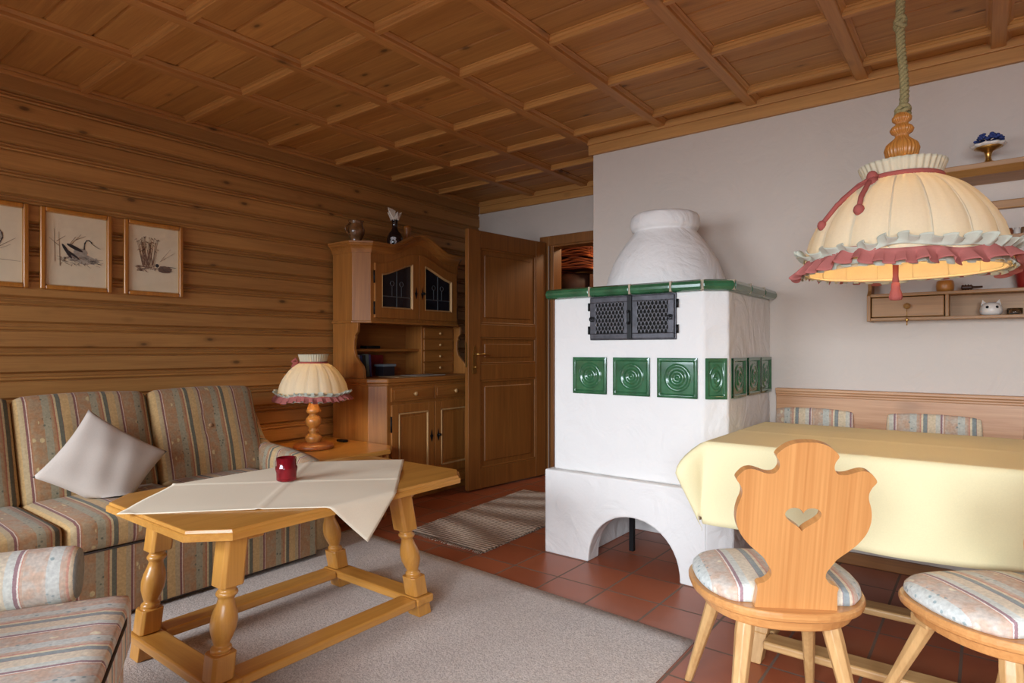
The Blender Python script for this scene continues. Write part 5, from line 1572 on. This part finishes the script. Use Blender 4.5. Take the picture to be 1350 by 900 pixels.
# ------------------------------------------------------------------ wall shelf
def wall_shelf():
    yb = YR-.001; yf = YR-.125; X0, X1 = -.437, 1.15
    t = thing('wall_shelf', 'wooden wall rack with small drawers mounted on the white wall', 'shelf', (.3, yf, 1.2))
    m = MB(); m.box(X0, X1, yf, yb, 1.214, 1.228); m.build('bottom_board', M['shelf_x'], t, bevel=.002)
    m = MB(); m.box(X0, X1, yf-.004, yb, 1.326, 1.341); m.build('middle_board', M['shelf_x'], t, bevel=.002)
    m = MB(); m.prism([(yf, 1.212), (yb, 1.212), (yb, 1.83), (yb-.03, 1.83), (yb-.03, 1.55), (yb-.045, 1.48), (yf+.045, 1.415), (yf+.035, 1.36), (yf, 1.335)], X0-.016, X0, 'x'); m.build('side_board', M['shelf_z'], t, bevel=.002)
    m = MB(); m.box(X0, X1, yb-.008, yb, 1.228, 1.326); m.build('back_board', M['shelf_x'], t)
    for x in (-.145, .40): 
        m = MB(); m.box(x, x+.014, yf, yb-.008, 1.228, 1.326); m.build('divider', M['shelf_z'], t, bevel=.002)
    dr = MB(); dr.box(X0+.004, -.149, yf+.002, yf+.018, 1.231, 1.323); d = dr.build('drawer', M['shelf_x'], t, bevel=.003)
    k = MB(); xk = (X0-.149)/2+.004
    k.lathe([(0, 0), (.006, 0), (.006, .010), (.014, .014), (.014, .020), (0, .024)], (0, 0, 0), 16); k.xf(lambda p, q, r: (xk+p, yf+.002-r, 1.279+q)); k.build('knob', M['shelf_y'], d)
    k = MB(); k.tube([(xk, yf-.01, 1.275), (xk, yf-.014, 1.225)], .0012, 5); k.ball((xk, yf-.014, 1.215), .007, 10, (1, .5, 1.2)); k.tube([(xk, yf-.014, 1.21), (xk, yf-.014, 1.19)], .003, 6); k.build('key_tag', M['brass'], d)
    # upper rail shelf, rail bar and cornice
    m = MB(); m.box(X0+.02, X1, yb-.12, yb, 1.555, 1.572); m.build('upper_board', M['shelf_x'], t, bevel=.002)
    m = MB(); m.box(X0-.0, X1, yb-.03, yb-.006, 1.700, 1.738); m.build('plate_rail', M['shelf_x'], t, bevel=.004)
    m = MB(); m.prism([(yb, 1.822), (yb-.20, 1.822), (yb-.215, 1.832), (yb-.235, 1.845), (yb-.24, 1.866), (yb, 1.866)], X0+.01, X1+.1, 'x'); m.build('cornice', M['shelf_x'], t, bevel=.002)
    for x in (.22,): 
        m = MB(); m.prism([(yb-.10, 1.341), (yb, 1.341), (yb, 1.822), (yb-.03, 1.822), (yb-.03, 1.6), (yb-.08, 1.55)], x, x+.014, 'x'); m.build('divider', M['shelf_z'], t, bevel=.002)
    # objects on it
    def lat(name, prof, c, mat, label, cat, n=24, fn=None, group=None):
        m = MB(); m.lathe(prof, c, n, fn=fn); return single(m.build(name, mat, merge=True), label, cat, group)
    X = lambda px, y: None
    def at(px, Y):
        r = (px-675)/814; return Y*(-.6088+.7934*r)/(.7934+.6088*r)
    y = YR-.075
    lat('wooden_pot', [(0, 0), (.030, 0), (.034, .012), (.035, .028), (.032, .046), (.028, .050), (0, .051)], (at(1246, y), y, 1.3415), M['turned'], 'small round light wooden pot on the wall rack above the drawer', 'pot')
    m = MB(); xd = at(1277, y)
    prof = [(0, -.028), (.010, -.026), (.014, -.020), (.009, -.016), (.015, -.011), (.009, -.006), (.015, -.001), (.009, .004), (.014, .009), (.008, .013), (.005, .018), (.004, .05), (0, .05)]
    m.lathe(prof, (0, 0, 0), 18); m.xf(lambda p, q, r: (xd+r, y+q, 1.3415+.0145+p)); single(m.build('honey_dipper', wood('dipper_wood', S(96, 58, 34), S(56, 32, 20), 'x')), 'dark grooved honey dipper lying right of the small wooden pot', 'honey dipper')
    xp = at(1354, y)
    lat('red_pot', [(0, 0), (.030, 0), (.032, .004), (.046, .085), (.049, .092), (.044, .092), (.030, .01), (0, .008)], (xp, y, 1.3415), M['red'], 'red tapered pot on the wall rack at the right photo edge', 'pot')
    # ceramic cat or owl head
    xo = at(1306.5, y)
    t2 = thing('cat_figurine', 'small white ceramic cat head figurine in the open rack compartment', 'figurine', (xo, y, 1.2285))
    m = MB(); m.lathe([(0, 0), (.030, 0), (.038, .008), (.041, .022), (.037, .040), (.028, .052), (.012, .057), (0, .0575)], (xo, y, 1.2285), 28)
    m.build('body', M['white'], t2, merge=True)
    R3 = Vector((.7934, .6088, 0)); F3 = Vector((.12, -.99, 0)).normalized()
    Rr = Vector((-F3.y, F3.x, 0))
    for s_ in (-1, 1):
        e = MB(); b0 = Vector((xo, y, 1.2285+.044))+Rr*.022*s_
        e.add([b0+Rr*.014, b0-Rr*.014, b0+F3*.008, b0-F3*.008, b0+Rr*.008*s_+Vector((0, 0, .026))], [(0, 2, 4), (2, 1, 4), (1, 3, 4), (3, 0, 4)]); e.build('ear', M['white'], t2)
        ey = MB(); ey.ball(Vector((xo, y, 1.2285+.034))+Rr*.016*s_+F3*.031, .007, 12); ey.build('eye', M['soot'], t2)
    xg = at(1338, y)
    t3 = thing('tealight_glass', 'small clear glass tealight holder beside the ceramic cat', 'candle', (xg, y, 1.2285))
    m = MB(); m.lathe([(0, 0), (.024, 0), (.027, .004), (.028, .028), (.0255, .028), (.024, .006), (0, .005)], (xg, y, 1.2285), 24); m.build('glass_cup', M['glass'], t3, merge=True)
    m = MB(); m.lathe([(0, .0055), (.018, .0055), (.018, .016), (0, .016)], (xg, y, 1.2285), 20); m.build('tealight', plain('aluminium', S(190, 190, 196), .3, .7), t3, merge=True)
    # spice jars on the upper board
    cols = [S(92, 52, 36), S(128, 72, 46), S(214, 206, 196), S(110, 80, 54)]
    lb = ['small dark brown jar on the upper rack board, just right of the lampshade', 'reddish brown jar on the upper rack board, second from the lampshade', 'small white jar on the upper rack board near the right edge', 'brown jar at the right photo edge on the upper rack board']
    for i, px in enumerate((1322, 1331, 1341, 1350)):
        yy = YR-.06; xx = at(px, yy)
        lat('spice_jar', [(0, 0), (.012, 0), (.013, .003), (.013, .024), (.010, .027), (.010, .033), (0, .033)], (xx, yy, 1.5725), plain('jar_%d' % i, cols[i], .35), lb[i], 'jar', 16, group='jars on the upper rack board')
    # dish with blue flowers on a brass foot
    yy = YR-.17; xx = at(1303, yy); zz = 1.8665
    t4 = thing('pedestal_dish', 'brass footed dish with a white rim and dark blue blossoms on the top board', 'dish', (xx, yy, zz))
    m = MB(); m.lathe([(0, 0), (.046, 0), (.046, .004), (.030, .010), (.014, .018), (.010, .030), (.012, .048), (.016, .058), (.030, .066), (.050, .074), (.048, .078), (0, .07)], (xx, yy, zz), 28); m.build('brass_foot', M['brass'], t4, merge=True)
    m = MB(); m.lathe([(.03, .072), (.056, .080), (.062, .088), (.055, .086), (.0, .08)], (xx, yy, zz), 60, fn=lambda a, r, z: 1+.05*math.sin(10*a)*(r > .04)); m.build('white_rim', M['white'], t4)
    m = MB(); rnd = random.Random(4)
    for k in range(70):
        a = rnd.uniform(0, 2*PI); r = .050*math.sqrt(rnd.random()); h = .090+.046*(1-(r/.065)**2)*rnd.uniform(.6, 1.1)
        m.ball((xx+r*math.cos(a), yy+r*math.sin(a), zz+h), .0085, 6, (1, 1, .7))
    m.build('blue_blossoms', plain('blossom_blue', S(44, 62, 120), .7, noise=.4, nscale=60), t4)['kind'] = 'stuff'
wall_shelf()

# ------------------------------------------------------------------ light
def area(name, loc, rot, sx, sy, power, col, spread=180):
    l = bpy.data.lights.new(name, 'AREA'); l.shape = 'RECTANGLE'; l.size = sx; l.size_y = sy; l.energy = power; l.color = col; l.spread = math.radians(spread)
    o = bpy.data.objects.new(name, l); COL.objects.link(o); o.location = loc; o.rotation_euler = rot; return o
W1, W2 = WINDOWS
zc = sum(WZ)/2
for (a, b), pw in ((W1, 88), (W2, 138)):
    area('window_daylight', ((a+b)/2, YS-.16, zc), (math.radians(90-36), 0, 0), b-a, WZ[1]-WZ[0], pw, (.80, .90, 1.0), 108)

l = bpy.data.lights.new('hall_fill', 'POINT'); l.energy = 24; l.color = (1, .72, .45); l.shadow_soft_size = .1  # unseen lamp added to brighten the blankets in the hall
lo = bpy.data.objects.new('hall_fill', l); COL.objects.link(lo); lo.location = (-2.3, 5.15, 2.25)
def world():
    w = bpy.data.worlds.new('world'); sc.world = w; w.use_nodes = True
    bg = w.node_tree.nodes['Background']; bg.inputs[0].default_value = (.62, .78, 1, 1); bg.inputs[1].default_value = .5
world()
sc.view_settings.view_transform = 'Standard'; sc.view_settings.look = 'None'
sc.view_settings.gamma = 1; sc.view_settings.exposure = 0; sc.view_settings.use_curve_mapping = False
for o in bpy.data.objects:
    if '_local' in o: del o['_local']
